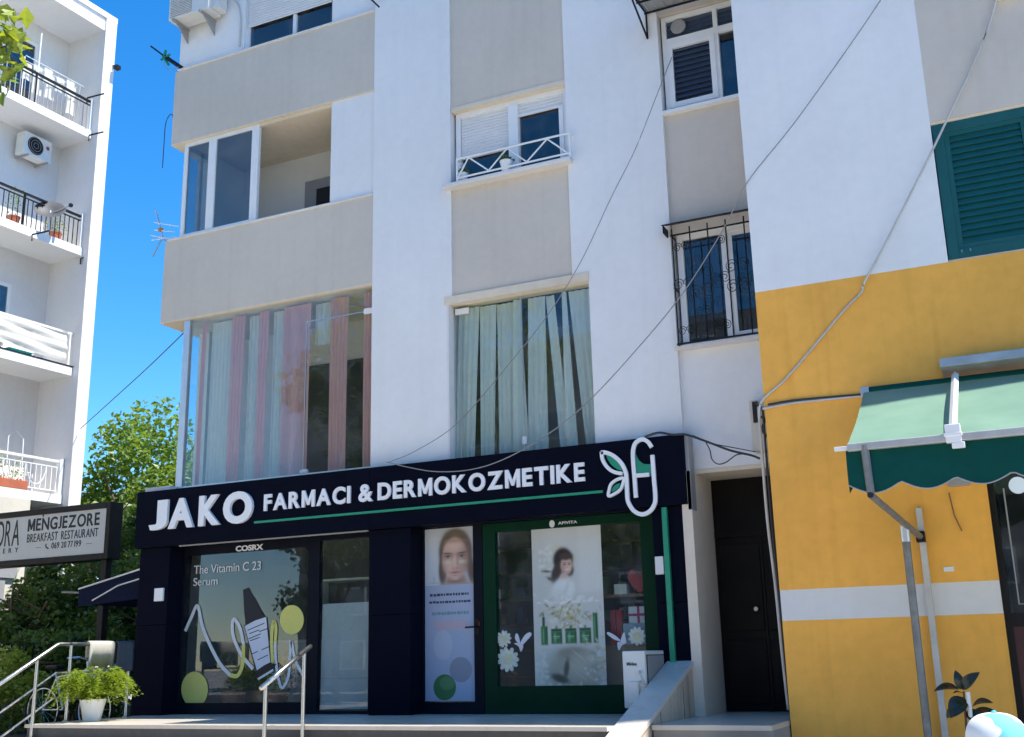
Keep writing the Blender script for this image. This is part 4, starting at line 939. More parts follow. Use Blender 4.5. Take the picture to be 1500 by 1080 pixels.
MB().tube([(-1.195, AYF - .045, 2.843), (-1.190, AYF - .028, 2.841)], .024, 12).build('arm_opening', 'dark', aw)
MB().box(-1.03, -.95, 11.14, 11.25, 2.58, 2.68).build('arm_clamp', 'black', aw, bevel=.006)
tag(MB().box(-1.01, -.955, 11.22, 11.298, .12, 2.91).build('wall_channel', 'cablewhite', None, bevel=.004), 'slim white channel fixed upright to the yellow wall', 'channel')
pr = at(1325, 772, 10.72)
po_ = thing('support_pole', 'grey metal pole standing under the awning arm', 'pole', (pr.x, 10.72, .1))
MB().tube([(pr.x, 10.72, .1), (pr.x, 10.72, 2.66)], .036, 14).build('tube', 'greypipe', po_, smooth=True)
MB().tube([(pr.x, 10.72, 2.55), (pr.x, 10.72, 2.69)], .042, 14).build('collar', 'alu', po_)
MB().box(pr.x - .08, pr.x + .08, 10.64, 10.8, .1, .112).build('base_plate', 'greypipe', po_)
p = a2(1390, 834, YB); tag(B(p[0] - .045, p[0] + .045, 11.288, 11.299, p[1] - .022, p[1] + .022).build('number_plate', 'pvc'), 'tiny white plate on the yellow wall above the white band', 'plate')
p = a2(1405, 708, YB); jb = tag(B(p[0] - .1, p[0] + .1, 11.24, 11.299, p[1] - .03, p[1] + .05).build('junction_box', 'acgrey', None, bevel=.01), 'grey junction box on the yellow wall behind the valance', 'box')
tag(MB().tube([at(1390, 722, 11.285), at(1398, 755, 11.285), at(1409, 778, 11.285)], .006, 6).build('dangling_wire', 'wood'), 'thin brown wire dangling on the yellow wall under the awning', 'wire')

# ---- rubber plant in front of the yellow wall
rp = thing('rubber_plant', 'dark-leaved rubber plant in a pot against the yellow wall', 'plant', (-.74, 10.6, .1))
MB().lathe([(.15, 0), (.17, .2), (.21, .44), (.225, .45), (.225, .5), (.2, .5), (.19, .44)], (-.74, 10.6, .1), 20).build('pot', 'terracotta', rp, smooth=True)
MB().tube([(-.74, 10.6, .5), (-.75, 10.6, .9), (-.735, 10.6, 1.24)], .014, 8, .008).build('stem', 'bark', rp)
MB().tube([(-.70, 10.55, .5), (-.70, 10.55, 1.235)], .018, 8).build('stake', 'pvc', rp)
def leaf(base, tip, wid, up):
    b = Vector(base); t = Vector(tip); d = t - b; L = d.length; d.normalize(); s = d.cross(Vector(up)).normalized(); n = s.cross(d)
    v = []; m = 9
    for i in range(m):
        q = i / (m - 1); w_ = wid * (math.sin(math.pi * q ** .8) ** .75) * .5 if 0 < q < 1 else .002
        c = b + d * L * q + n * (L * .12 * math.sin(math.pi * q))
        v += [c - s * w_ + n * w_ * .35, c, c + s * w_ + n * w_ * .35]
    f = []
    for i in range(m - 1): f += [(3 * i, 3 * i + 1, 3 * i + 4, 3 * i + 3), (3 * i + 1, 3 * i + 2, 3 * i + 5, 3 * i + 4)]
    return MB().add(v, f)
Yr = 10.6
for bpx, tpx, wid, up, dy in (((1405, 1010), (1368, 1013), .11, (.0, -.6, 1), -.05), ((1407, 1010), (1399, 982), .085, (.3, -1, .2), .0), ((1409, 1010), (1435, 985), .10, (-.2, -1, .3), -.04),
                          ((1424, 1036), (1455, 1030), .11, (0, -.5, 1), -.05), ((1412, 1022), (1392, 1052), .15, (0, -1, .3), -.1), ((1410, 1016), (1396, 1016), .05, (0, -.3, 1), -.05),
                          ((1400, 1036), (1387, 1052), .07, (0, -1, .2), .0), ((1422, 1050), (1465, 1046), .12, (0, -.5, 1), .05), ((1418, 1040), (1436, 1062), .10, (0, -1, .2), -.08)):
    leaf(at(*bpx, Yr), at(*tpx, Yr + dy), wid, up).build('leaf', 'rubber', rp, smooth='all', normals=False)

# ================================================================== walls, rails and wires at the front
mw = thing('marble_side_wall', 'low sloping stained marble wall beside the terrace steps', 'wall', (-3.7, 11.2, 0))
MB().prismx([(8.9, 0), (12.12, 0), (12.12, 1.49), (8.9, .43)], -3.83, -3.57).build('wall_body', 'marbleside', mw)
MB().prismx([(8.86, .417), (12.12, 1.49), (12.12, 1.535), (8.86, .462)], -3.86, -3.553).build('coping', 'marble', mw)
for y in (9.9, 10.9, 11.7): MB().box(-3.569, -3.566, y, y + .006, .1, .40 + (y - 8.9) * .33).build('joint', 'riser', mw)

def rail(name, label, x, posts, line, lows, r=.024):
    t = thing(name, label, 'railing', (x, line[0][0], 0))
    MB().tube([(x, y, z) for y, z in line], r, 12).build('handrail', 'steel', t, smooth='all')
    for (y, z0, z1) in posts:
        MB().tube([(x, y, z0), (x, y, z1)], .021, 12).build('post', 'steel', t, smooth=True)
        MB().lathe([(.045, 0), (.045, .008), (.022, .02)], (x, y, z0), 14).build('post_foot', 'steel', t, smooth=True)
    for l in lows: MB().tube([(x, y, z) for y, z in l], .013, 8).build('lower_rail', 'steel', t)
    return t
def lz(y): return 1.90 - .55 * (10.48 - y)
rail('stair_railing', 'steel stair railing with three bars and cloths hung on its level end', -11.30,
     [(11.72, .962, 1.9), (10.70, .962, 1.9), (10.18, .80, lz(10.18)), (9.55, .48, lz(9.55)), (8.9, .16, lz(8.9))],
     [(11.76, 1.91), (10.50, 1.905), (10.46, 1.89), (8.75, lz(8.75))],
     [[(11.72, 1.56), (10.48, 1.555), (8.9, lz(8.9) - .35)], [(11.72, 1.26), (10.48, 1.255), (8.9, lz(8.9) - .65)]])
XM = -7.30
rail('hand_rail', 'short sloping steel handrail on two posts at the steps', XM, [(10.15, .80, 1.72), (9.50, .48, 1.40)],
     [(10.26, 1.782), (9.42, 1.365)], [])
def hung(name, label, y0, y1, zb, mat, th=.028):
    v = []; xs_ = [(-11.30 + th, zb), (-11.30 + th, 1.6), (-11.30 + th * .95, 1.90), (-11.30 + th * .6, 1.925), (-11.30, 1.938), (-11.30 - th * .6, 1.925), (-11.30 - th, 1.9), (-11.30 - th, zb + .1)]
    n = len(xs_); ny = 8
    for j in range(ny + 1):
        y = y0 + (y1 - y0) * j / ny
        v += [(x + .004 * math.sin(y * 30 + z * 8), y, z + (.006 * math.sin(y * 23) if i in (0, n - 1) else 0)) for i, (x, z) in enumerate(xs_)]
    f = [(j * n + i, j * n + i + 1, (j + 1) * n + i + 1, (j + 1) * n + i) for j in range(ny) for i in range(n - 1)]
    o = MB().add(v, f).build(name, mat, None, smooth='all', normals=False)
    s = o.modifiers.new('thick', 'SOLIDIFY'); s.thickness = .012
    return tag(o, label, 'cloth')
hung('hung_cloth', 'beige cloth hung over the steel stair railing', 10.98, 11.41, 1.63, 'towelA')
hung('hung_cloth', 'dark grey cloth hung beside the beige one on the railing', 11.46, 11.76, 1.56, 'towelB')

def wire(name, label, pts, r, mat='cable', n=8, cat='cable', group=None):
    return tag(MB().tube(sag([at(*p) for p in pts], n), r, 6).build(name, mat, None, smooth='all'), label, cat, group)
wire('overhead_cable', 'thin cable sagging from the navy-shuttered window to the sign edge', [(984, 84, 12.36), (960, 145, 12.15), (930, 220, 12.1), (895, 290, 12.08), (850, 385, 12.06), (800, 465, 12.05), (740, 540, 12.04), (670, 620, 12.03), (610, 660, 12.03), (568, 678, 12.04)], .0055, 'cablegrey')
wire('overhead_cable', 'long cable sagging across the white walls in front of the scroll grille', [(1330, -70, 11.2), (1290, 0, 11.2), (1225, 95, 11.2), (1160, 185, 11.22), (1095, 267, 11.25), (1060, 335, 11.6), (1000, 430, 11.8), (930, 515, 11.85), (860, 590, 11.88), (800, 638, 11.9), (740, 672, 11.92), (690, 688, 11.95), (640, 691, 11.98), (600, 685, 12.0), (566, 677, 12.04)], .0065, 'cablegrey')
wire('white_cable', 'thick pale cable running from the green shutter down to the corner box', [(1468, -30, 11.25), (1440, 60, 11.25), (1386, 178, 11.24), (1345, 262, 11.22), (1290, 370, 11.22), (1266, 414, 11.26), (1262, 428, 11.28), (1236, 455, 11.28), (1190, 510, 11.28), (1150, 556, 11.28), (1120, 583, 11.28), (1113, 596, 11.29), (1112, 615, 11.32)], .0125, 'cablewhite')
wire('black_cable', 'black cable bundle from the sign end to the corner box', [(945, 640, 12.03), (965, 634, 12.0), (985, 637, 12.03), (1005, 637, 12.03), (1035, 647, 12.08), (1070, 660, 12.08), (1100, 667, 12.1), (1113, 672, 12.1)], .014)
wire('black_cable', 'slack black cable loop under the bundle near the entrance', [(1034, 648, 12.08), (1040, 660, 12.08), (1043, 673, 12.08), (1052, 680, 12.08), (1064, 677, 12.08), (1078, 667, 12.08), (1090, 665, 12.09)], .007)
wire('black_cable', 'thin upper cable from the sign end to the corner box', [(1015, 638, 12.1), (1045, 650, 12.1), (1075, 656, 12.1), (1106, 662, 12.1)], .006)
wire('cable_trunking', 'pale conduit with dark gap running along the yellow wall to the awning', [(1117, 599, 11.285), (1160, 591, 11.285), (1215, 585, 11.285), (1274, 579, 11.285)], .014, 'cablewhite')
wire('black_cable', 'black cable lying on the pale conduit of the yellow wall', [(1125, 593, 11.275), (1160, 587, 11.28), (1215, 582, 11.28), (1277, 577, 11.28)], .011)
for i, (dx, r, m_) in enumerate(((0, .016, 'cablewhite'), (6, .013, 'cable'), (10, .010, 'cable'))):
    wire('down_cable', ('pale conduit', 'black cable', 'thin black cable')[i] + ' dropping down the edge of the yellow wall', [(1111 + dx, 596, 11.42), (1116 + dx, 660, 11.42), (1124 + dx, 760, 11.42), (1136 + dx * .6, 860, 11.42), (1146 + dx * .5, 960, 11.42), (1155 + dx * .3, 1040, 11.42)], r, m_)
mbx = thing('meter_box', 'weathered pale meter box in the corner above the entrance', 'box', (-2.62, 12.2, 3.78))
B(-2.74, -2.50, 12.16, 12.36, 3.78, 4.36).build('box', 'beige', mbx, bevel=.01)
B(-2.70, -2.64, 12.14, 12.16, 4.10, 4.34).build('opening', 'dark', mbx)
MB().tube(sag([(-2.66, 12.14, 4.32), (-2.60, 12.08, 4.26), (-2.62, 12.09, 4.16), (-2.56, 12.1, 4.12), (-2.60, 12.1, 4.0), (-2.54, 12.12, 3.9)], 6), .014).build('cable_knot', 'cable', mbx)
wire('sky_wire', 'thin wire spanning from the left building to the grey bay', [(118, 628, 18.3), (160, 590, 16.8), (215, 540, 15.0), (271, 486, 12.5)], .009)
wire('hanging_wire', 'loose wire dangling from the side of the upper grey parapet', [(256, 196, 12.35), (252, 168, 12.35), (243, 180, 12.35), (240, 215, 12.35), (238, 246, 12.35)], .007)
tag(MB().tube([at(538, -6, 12.25), at(555, 10, 12.0)], .014).build('rail_end', 'black'), 'black rod tip poking out at the top of the white pilaster', 'rod')

# antennas and air conditioner on the bay
an = thing('tv_antenna', 'small grey yagi antenna on the side of the lower grey parapet', 'antenna', (-11.75, 12.35, 8.0))
p = lambda x, y, d=0: at(x, y, 12.35 + d)
MB().tube([p(228, 308), p(240, 352)], .012).build('boom', 'alu', an)
MB().tube([p(224, 376), p(236, 352), p(262, 352)], .010).build('mast', 'acgrey', an)
for (a, b) in (((226, 326), (262, 332)), ((226, 337), (256, 340)), ((221, 345), (262, 353)), ((222, 352), (258, 347))):
    MB().tube([p(*a, -.05), p(*b, .05)], .008).build('element', 'pvc', an)
q = p(236, 337); MB().box(q.x - .03, q.x + .03, q.y - .04, q.y + .02, q.z - .03, q.z + .03).build('feed_box', paint('orange_box', (.5, .2, .04), .6), an, bevel=.01)
an = thing('pole_antenna', 'black rod with green clamp jutting from the upper grey parapet', 'antenna', (-11.7, 12.4, 10.97))
MB().tube([at(268, 101, 12.38), at(240, 82, 12.38)], .035, 10).build('sleeve', 'black', an)
MB().tube([at(240, 82, 12.38), at(221, 68, 12.38)], .014, 8).build('rod', 'black', an)
MB().tube([at(247, 95, 12.36), at(240, 85, 12.36), at(243, 74, 12.36)], .022, 8).tube([at(236, 88, 12.36), at(249, 80, 12.36)], .02, 8).build('clamp', flat((.01, .22, .13)), an)
MB().tube(sag([at(262, 98, 12.34), at(250, 103, 12.33), at(242, 98, 12.33), at(240, 90, 12.34)], 6), .005).build('loop', 'cablegrey', an)
u = thing('wall_unit', 'aged air conditioner on brackets beside the upper left window', 'air conditioner', (-11.2, 12.2, 11.7))
B(-11.62, -10.80, 12.02, 12.33, 11.72, 12.27).build('casing', 'acwhite', u, bevel=.012)
B(-11.58, -11.15, 12.012, 12.021, 11.76, 12.2).build('fan_grille', 'acgrey', u)
mb = MB()
for i in range(14): mb.box(-11.58, -11.15, 12.004, 12.012, 11.77 + i * .031, 11.78 + i * .031)
mb.build('louvre', 'acwhite', u)
B(-10.80, -10.69, 12.1, 12.33, 11.76, 12.24).build('pipe_cover', 'acwhite', u, bevel=.01)
for x in (-11.5, -10.95): MB().box(x - .02, x + .02, 11.99, 12.37, 11.68, 11.715).prismx([(12.36, 11.45), (12.37, 11.45), (12.37, 11.69), (12.05, 11.69)], x - .006, x + .006).build('bracket', 'acgrey', u)
MB().tube(sag([(-10.70, 12.2, 12.05), (-10.62, 12.25, 12.0), (-10.5, 12.35, 11.9), (-10.42, 12.36, 11.6), (-10.42, 12.36, 11.1)], 6), .016).build('hose', 'cablewhite', u)
# corner of a box at the very top right
p = at(1470, -6, 11.25); tag(B(p.x - .06, p.x + .2, 11.2, 11.3, p.z - .02, p.z + .2).build('camera_box', 'pvc', None, bevel=.01), 'small white box with dark underside high on the grey wall', 'box')
# fern in a white pot on the terrace
fn = thing('potted_fern', 'bushy green fern in a white pot on the terrace', 'plant', (-11.02, 10.85, .96))
FC = Vector((-11.02, 10.85, .962))
MB().lathe([(.105, 0), (.125, .1), (.16, .25), (.165, .265), (.15, .265), (.14, .22)], FC, 24).build('pot', 'potwhite', fn, smooth=True)
g = random.Random(4); mbF = MB()
for i in range(170):
    a = g.uniform(0, 2 * math.pi); L = g.uniform(.2, .48); up = g.uniform(.15, .42) * (1.2 - L * .5); base = FC + Vector((.09 * math.cos(a), .09 * math.sin(a), .24))
    for k in range(20):
        t = (k + 1) / 20; r_ = L * t; z = up * math.sin(min(1, t * 1.1) * math.pi * .62) - .50 * L * t ** 3.0
        c = base + Vector((r_ * math.cos(a), r_ * math.sin(a), z))
        for s in (-1, 1):
            for rep in range(2):
                d = Vector((math.cos(a + s * g.uniform(.5, 1.5)), math.sin(a + s * g.uniform(.5, 1.5)), g.uniform(-.6, .4))).normalized() * g.uniform(.035, .07) * (1.15 - .5 * t)
                w_ = d.cross(Vector((g.uniform(-.6, .6), g.uniform(-.6, .6), 1))).normalized() * .008
                o = Vector((g.uniform(-.015, .015), g.uniform(-.015, .015), g.uniform(-.015, .015)))
                mbF.add([c + o, c + o + d * .5 + w_, c + o + d, c + o + d * .5 - w_], [(0, 1, 2, 3)])
mbF.build('fronds', 'leafC', fn, normals=False)

# ================================================================== neighbouring block with loggias, far end towards the gap
NB = thing('loggia_building', 'white apartment block with stacked loggias and a projecting end wall', 'building', (-19.85, 18.2, 0), local=True, rz=-R(2.3))
def nb(mb, name, mat, parent=NB, **k): return mb.build(name, mat, parent, **k)
LN = 14.0
FL = [5.22, 8.22, 11.2, 14.28]
TOP = 17.25
nb(B(-9, .20, 0, .34, 0, TOP + .35), 'end_wall', 'offwhite')
nb(B(-9, -1.10, -LN, 0, 0, TOP), 'rear_wall', 'offwhite')
for z in FL:
    nb(B(-1.10, 0, -LN, -.001, z, z + .20), 'balcony_slab', 'white')
nb(B(-9.2, .205, -LN, .345, TOP + .35, TOP + .5), 'roof', 'white')
nb(B(-1.10, .16, -LN, -.001, TOP, TOP + .349), 'eaves', 'white')
nb(B(-1.10, .02, -LN, -.86, 0, 5.215), 'ground_wall', 'beige')
nb(MB().box(.021, .06, -4.6, -1.35, 0, 3.5).box(.021, .09, -4.65, -1.1, 3.5, 3.8), 'shop_shutter', 'acgrey')
# doors and windows on the back wall
for (y0, y1, z0, z1) in ((-1.95, -.95, 14.5, 16.7), (-4.6, -3.7, 11.4, 13.4), (-2.2, -1.05, 9.3, 10.35), (-4.4, -3.4, 5.4, 7.5)):
    w = nb(MB().box(-1.10, -1.05, y0, y0 + .08, z0, z1).box(-1.10, -1.05, y1 - .08, y1, z0, z1).box(-1.10, -1.051, y0 + .08, y1 - .08, z1 - .08, z1), 'door', 'pvc')
    nb(B(-1.095, -1.075, y0 + .08, y1 - .08, z0, z1 - .08), 'pane', 'glassdark', w)
    nb(B(-1.099, -1.096, y0 + .08, y1 - .08, z0, z1 - .08), 'room_dark_sheet', 'dark', w)  # thin sheet coloured dark for the unlit room behind the pane
# dark railings of the two upper loggias
for z in (14.48, 11.4):
    rr = nb(MB().box(-.12, -.07, -LN, -.02, z + .79, z + .84).box(-.11, -.08, -LN, -.02, z + .70, z + .725), 'railing', 'black')
    for i in range(40):
        y = -.12 - i * .13
        nb(B(-.103, -.087, y - .008, y + .008, z, z + .70), 'baluster', 'acgrey' if z > 12 else 'black', rr)
    for y in (-1.65, -3.6): nb(B(-.115, -.075, y - .02, y + .02, z, z + .79), 'post', 'black', rr)
    nb(B(-.14, -.04, -.06, -.001, z - .0, z + .88), 'end_post', 'pvc', rr)
# white railing of the lowest loggia
z = 5.42
rr = nb(MB().box(-.13, -.05, -LN, -.05, z + .74, z + .79).box(-.1, -.08, -LN, -.05, z + .62, z + .64).box(-.1, -.08, -LN, -.05, z + .08, z + .10), 'white_railing', 'pvc')
for i in range(30):
    y = -.15 - i * .14; nb(B(-.10, -.08, y - .009, y + .009, z + .1, z + .63), 'baluster', 'pvc', rr)
nb(B(-.16, -.02, -.12, -.001, z, z + .82), 'end_post', 'pvc', rr)
for i in range(4):
    y = -.7 - i * .62; nb(MB().tube([(-.09, y + .26 * math.cos(R(a)), z + .60 - .42 * math.sin(R(a))) for a in range(0, 181, 15)], .012, 6), 'bow', 'pvc', rr)
# solid rail under the cloth screen of the third loggia
z = 8.42
nb(MB().box(-.04, .01, -LN, -.001, z - .0, z + .03), 'edge_strip', 'black')
rr = nb(MB().box(-.12, -.07, -LN, -.03, z + .80, z + .85), 'screen_rail', 'pvc')
for i in range(6): nb(B(-.115, -.075, -.1 - i * .9, -.06 - i * .9, z + .03, z + .8), 'post', 'pvc', rr)
def nbw(x, y, z): return NB.matrix_basis @ Vector((x, y, z))
NB.matrix_basis  # location and rotation are set above
Mn = Matrix.Translation((-19.85, 18.2, 0)) @ Matrix.Rotation(-R(2.3), 4, 'Z')
def W3(x, y, z): return Mn @ Vector((x, y, z))
v = []; ny, nz = 40, 14
for j in range(nz + 1):
    for i in range(ny + 1):
        y = -.18 - 6.0 * i / ny; zz_ = 8.56 + .70 * j / nz
        v.append(W3(-.04 + .02 * math.sin(zz_ * 30 + y * 1.5) + .015 * math.sin(zz_ * 13 + y * 4) - .03 * (j / nz), y, zz_ + .025 * math.sin(y * 2.3) * (1 - j / nz)))
cs = MB().add(v, [(j * (ny + 1) + i, j * (ny + 1) + i + 1, (j + 1) * (ny + 1) + i + 1, (j + 1) * (ny + 1) + i) for j in range(nz) for i in range(ny)]).build('cloth_screen', 'whitecloth', None, smooth='all', normals=False)
tag(cs, 'wrinkled white cloth screen tied along a loggia railing', 'cloth')
def nthing(name, label, cat, y, z, x=-.5, group=None):
    w = W3(x, y, z); t = thing(name, label, cat, w, group, local=True, rz=-R(2.3)); return t
t = nthing('storage_box', 'turquoise plastic tub behind the cloth screen', 'tub', -1.3, 8.42, -.35); MB().box(-.15, .15, -.3, .3, 0, .12).box(-.17, .17, -.32, .32, .12, .15).build('tub', flat((.02, .36, .36)), t, bevel=.01)
t = nthing('cardboard_box', 'tan box behind the cloth screen of the loggia', 'box', -2.1, 8.42, -.3); MB().box(-.15, .15, -.25, .25, 0, .2).build('box', flat((.42, .30, .18)), t, bevel=.005); MB().box(.15, .156, -.03, .03, 0, .2).build('tape', flat((.30, .2, .12)), t)
# air conditioner in the second loggia
t = nthing('loggia_air_conditioner', 'white air conditioner with round fan hung on the loggia wall', 'air conditioner', -.97, 13.53, -1.10)
MB().box(.12, .42, -.40, .40, 0, .56).build('casing', 'acwhite', t, bevel=.015)
MB().lathe([(.21, 0), (.225, .01), (.21, .02), (.05, .022)], (0, 0, 0), 24).build('fan', 'black', t)
f_ = [c for c in t.children if c.name.startswith('fan')][0]; f_.rotation_euler = (0, R(90), 0); f_.location = (.42, -.08, .28)
for r_ in (.07, .14, .205):
    MB().tube([(.445, -.08 + r_ * math.cos(R(a)), .28 + r_ * math.sin(R(a))) for a in range(0, 361, 20)], .005, 5).build('guard_ring', 'acgrey', t)
MB().lathe([(.05, 0), (.05, .004)], (0, 0, 0), 16).build('red_label', flat((.35, .05, .06)), t); l_ = [c for c in t.children if c.name.startswith('red_label')][0]; l_.rotation_euler = (0, R(90), 0); l_.location = (.421, .27, .36)
for y in (-.28, .28): MB().box(0, .45, y - .02, y + .02, -.05, -.005).prismx([(y - .006, 0), (y + .006, 0), (y + .006, 0.001)], 0, .01).build('bracket', 'acgrey', t)
# washing and rack in the top loggia
g = random.Random(8)
t = nthing('laundry_rack', 'white washing drying in the sun on the top loggia', 'laundry', -1.0, 14.5, -.45)
for i in range(7):
    y0 = -.7 + i * .22; h = g.uniform(.35, .75); vv = []
    for j in range(5):
        for k in range(6): vv.append((.1 * (i % 3) - .1 + .02 * math.sin(k * 2 + j), y0 + .26 * k / 5, 1.25 - h * j / 4 - .04 * abs(k - 2.5) * .3))
    MB().add(vv, [(j * 6 + k, j * 6 + k + 1, (j + 1) * 6 + k + 1, (j + 1) * 6 + k) for j in range(4) for k in range(5)]).build('garment', 'whitecloth', t, smooth='all', normals=False)
MB().tube([(-.1, -.8, 1.27), (-.1, .95, 1.27)], .01).tube([(.1, -.8, 1.27), (.1, .95, 1.27)], .01).tube([(0, -.75, 0), (0, -.75, 1.3)], .012).tube([(0, .9, 0), (0, .9, 1.3)], .012).build('rack', 'pvc', t)
w = W3(-.1, -1.62, 14.48); tag(MB().tube([w, w + Vector((0, 0, 1.9))], .018).build('curtain_pole', 'pvc'), 'thin white upright pole at the top loggia railing', 'pole')
for (y, z, L, lab) in ((-.25, 15.28, .5, 'dark rod jutting from the top loggia railing'), (-.1, 14.33, .4, 'dark rod jutting from the corner of the top loggia slab'), (-1.45, 11.25, .45, 'dark rod jutting from the slab under the second loggia'), (-.05, 11.12, .05, 'short dark spout at the slab corner under the second loggia')):
    a = W3(.02, y, z); tag(MB().tube([a + Vector((0, 0, -.15)), a, a + Vector((L * .9, .1, .05))], .02, 6).build('washing_line_arm', 'black'), lab, 'rod')
a = W3(.2, .3, 16.4); tag(MB().tube([a, a + Vector((.14, .05, -.05))], .02).box(a.x + .08, a.x + .2, a.y - .05, a.y + .08, a.z - .14, a.z - .04).build('floodlight', 'black'), 'small black floodlight on the loggia block corner', 'lamp')
# dish and plants of the second loggia
t = nthing('satellite_dish', 'grey satellite dish on the second loggia railing', 'dish', -1.05, 11.4, .05)
MB().lathe([(.02, -.10), (.18, -.075), (.33, 0), (.345, .01), (.33, .012), (.18, -.06), (.02, -.085)], (0, 0, .62), 28).build('bowl', paint('dish_grey', (.07, .07, .075), .6), t, smooth=True)
t.children[0].rotation_euler = Vector((.55, -.55, .55)).to_track_quat('Z', 'Y').to_euler()
MB().tube([(.05, 0, .5), (.35, .25, .72)], .012).build('arm', 'acgrey', t); MB().box(.33, .40, .22, .30, .69, .77).build('receiver', 'black', t, bevel=.01)
MB().tube([(0, 0, .05), (0, 0, .58)], .02).build('mast', 'pvc', t)
for (y, z, lab, lf, h_) in ((-1.72, 11.4, 'leafy plant in a pot rising over the second loggia railing', 'leafC', .5), (-.55, 11.4, 'trailing plant beside the satellite dish', 'leafD', .35), (-1.95, 5.42, 'tall yellow-green plant on the lowest loggia', 'leafD', .5), (-1.5, 5.42, 'small plant in a terracotta trough on the lowest loggia', 'leafC', .35), (-1.05, 5.42, 'thin climbing plant on the white loggia railing', 'leafC', .3)):
    c = W3(-.32, y, z); flowerpot('loggia_plant', lab, tuple(c), .14, .26, 'terracotta', lf, 150, .26, 'plant', None, h_)
tt = nthing('flower_trough', 'long terracotta trough behind the white loggia railing', 'planter', -1.75, 5.42, -.12); MB().box(-.12, .12, -.8, .8, 0, .2).build('trough', 'terracotta', tt, bevel=.01); MB().box(-.1, .1, -.78, .78, .16, .19).build('soil', 'soil', tt)
ch = nthing('balcony_chair', 'white wire chair on the lowest loggia', 'chair', -.75, 5.42, -.55)
for (x, y) in ((-.2, -.2), (.2, -.2), (-.2, .2), (.2, .2)): MB().tube([(x, y, 0), (x * .9, y * .9, .45)], .012).build('leg', 'pvc', ch)
MB().lathe([(.22, .44), (.23, .455), (.22, .47)], (0, 0, 0), 20).build('seat', 'pvc', ch)
MB().tube([(-.2, -.2, .45), (-.24, -.2, 1.3), (-.24, 0, 1.45), (-.24, .2, 1.3), (-.2, .2, .45)], .012).tube([(-.23, -.2, .9), (-.23, .2, .9)], .01).build('back', 'pvc', ch)

# ---- restaurant light-box sign on a post
rs = thing('restaurant_sign', 'black-framed light-box sign reading MENGJEZORE BREAKFAST RESTAURANT on a post', 'sign', (-13.65, 13.55, 0))
SYr = 13.5
mb = frame(-17.2, -13.60, 3.31, 4.24, SYr - .02, SYr + .26, .10); mb.build('case', 'black', rs, bevel=.01)
B(-17.1, -13.70, SYr + .005, SYr + .2, 3.41, 4.14).build('face', paint('sign_face', (.50, .49, .45), .5, var=.05), rs)
Yt0, Yt1 = SYr - .0, SYr + .006
ink = flat((.02, .02, .022))
def stxt(s, pa, pb, pc, bold):              # pa: left-bottom px, pb: right-bottom px, pc: left-top px
    p0 = at(*pa, Yt0); p1 = at(*pb, Yt0); p2 = at(*pc, Yt0); mb = MB()
    text_into(mb, s, p0.x, p1.x, p0.z, p2.z, Yt0, Yt1, bold); mb.build('lettering', ink, rs)
p0 = at(40, 779, Yt0); p1 = at(145, 771, Yt0); word('MENGJEZORE', p0.x, p1.x, p0.z, at(41, 761, Yt0).z, Yt0, Yt1, ink, rs, .02, .10, 'letter')
q0 = at(62, 757, Yt0); MB().box(q0.x + .0, q0.x + .035, Yt0, Yt1, q0.z + .0, q0.z + .03).build('lettering', ink, rs)
p0 = at(39, 795, Yt0); p1 = at(143, 786, Yt0); word('BREAKFAST', p0.x, p0.x + (p1.x - p0.x) * .44, p0.z, at(39, 783, Yt0).z, Yt0, Yt1, ink, rs, .0, .12, 'letter'); word('RESTAURANT', p0.x + (p1.x - p0.x) * .49, p1.x, p0.z, at(39, 783, Yt0).z, Yt0, Yt1, ink, rs, .0, .12, 'letter')
p0 = at(75, 804, Yt0); p1 = at(118, 801, Yt0); word('069', p0.x, p0.x + (p1.x - p0.x) * .26, p0.z, at(75, 795, Yt0).z, Yt0, Yt1, ink, rs, .0, .12, 'letter'); word('20', p0.x + (p1.x - p0.x) * .33, p0.x + (p1.x - p0.x) * .5, p0.z, at(75, 795, Yt0).z, Yt0, Yt1, ink, rs, .0, .12, 'letter'); word('77', p0.x + (p1.x - p0.x) * .56, p0.x + (p1.x - p0.x) * .72, p0.z, at(75, 795, Yt0).z, Yt0, Yt1, ink, rs, .0, .12, 'letter'); word('199', p0.x + (p1.x - p0.x) * .78, p1.x, p0.z, at(75, 795, Yt0).z, Yt0, Yt1, ink, rs, .0, .12, 'letter')
q0 = at(69, 800, Yt0); MB().ribbon(smooth2([(q0.x - .03, q0.z + .04), (q0.x - .03, q0.z - .01), (q0.x + .03, q0.z - .045)]), .022, Yt0, Yt1).build('phone_mark', ink, rs)
p0 = at(-18, 803, Yt0); p1 = at(27, 798, Yt0); word('NDRA', p0.x, p1.x, p0.z, at(-18, 766, Yt0).z, Yt0, Yt1, ink, rs, .0, .12, 'letter')
p0 = at(4, 811, Yt0); p1 = at(26, 809, Yt0); word('ERY', p0.x, p1.x, p0.z, at(4, 804, Yt0).z, Yt0, Yt1, ink, rs, .01, .7, 'letter')
for pa in ((52, 803), (126, 797)):
    q0 = at(*pa, Yt0); B(q0.x, q0.x + .12, Yt0, Yt1, q0.z, q0.z + .005).build('lettering', ink, rs)
for x in (-13.78, -16.6): MB().box(x - .06, x + .06, SYr + .08, SYr + .2, 0, 3.31).build('post', 'black', rs)

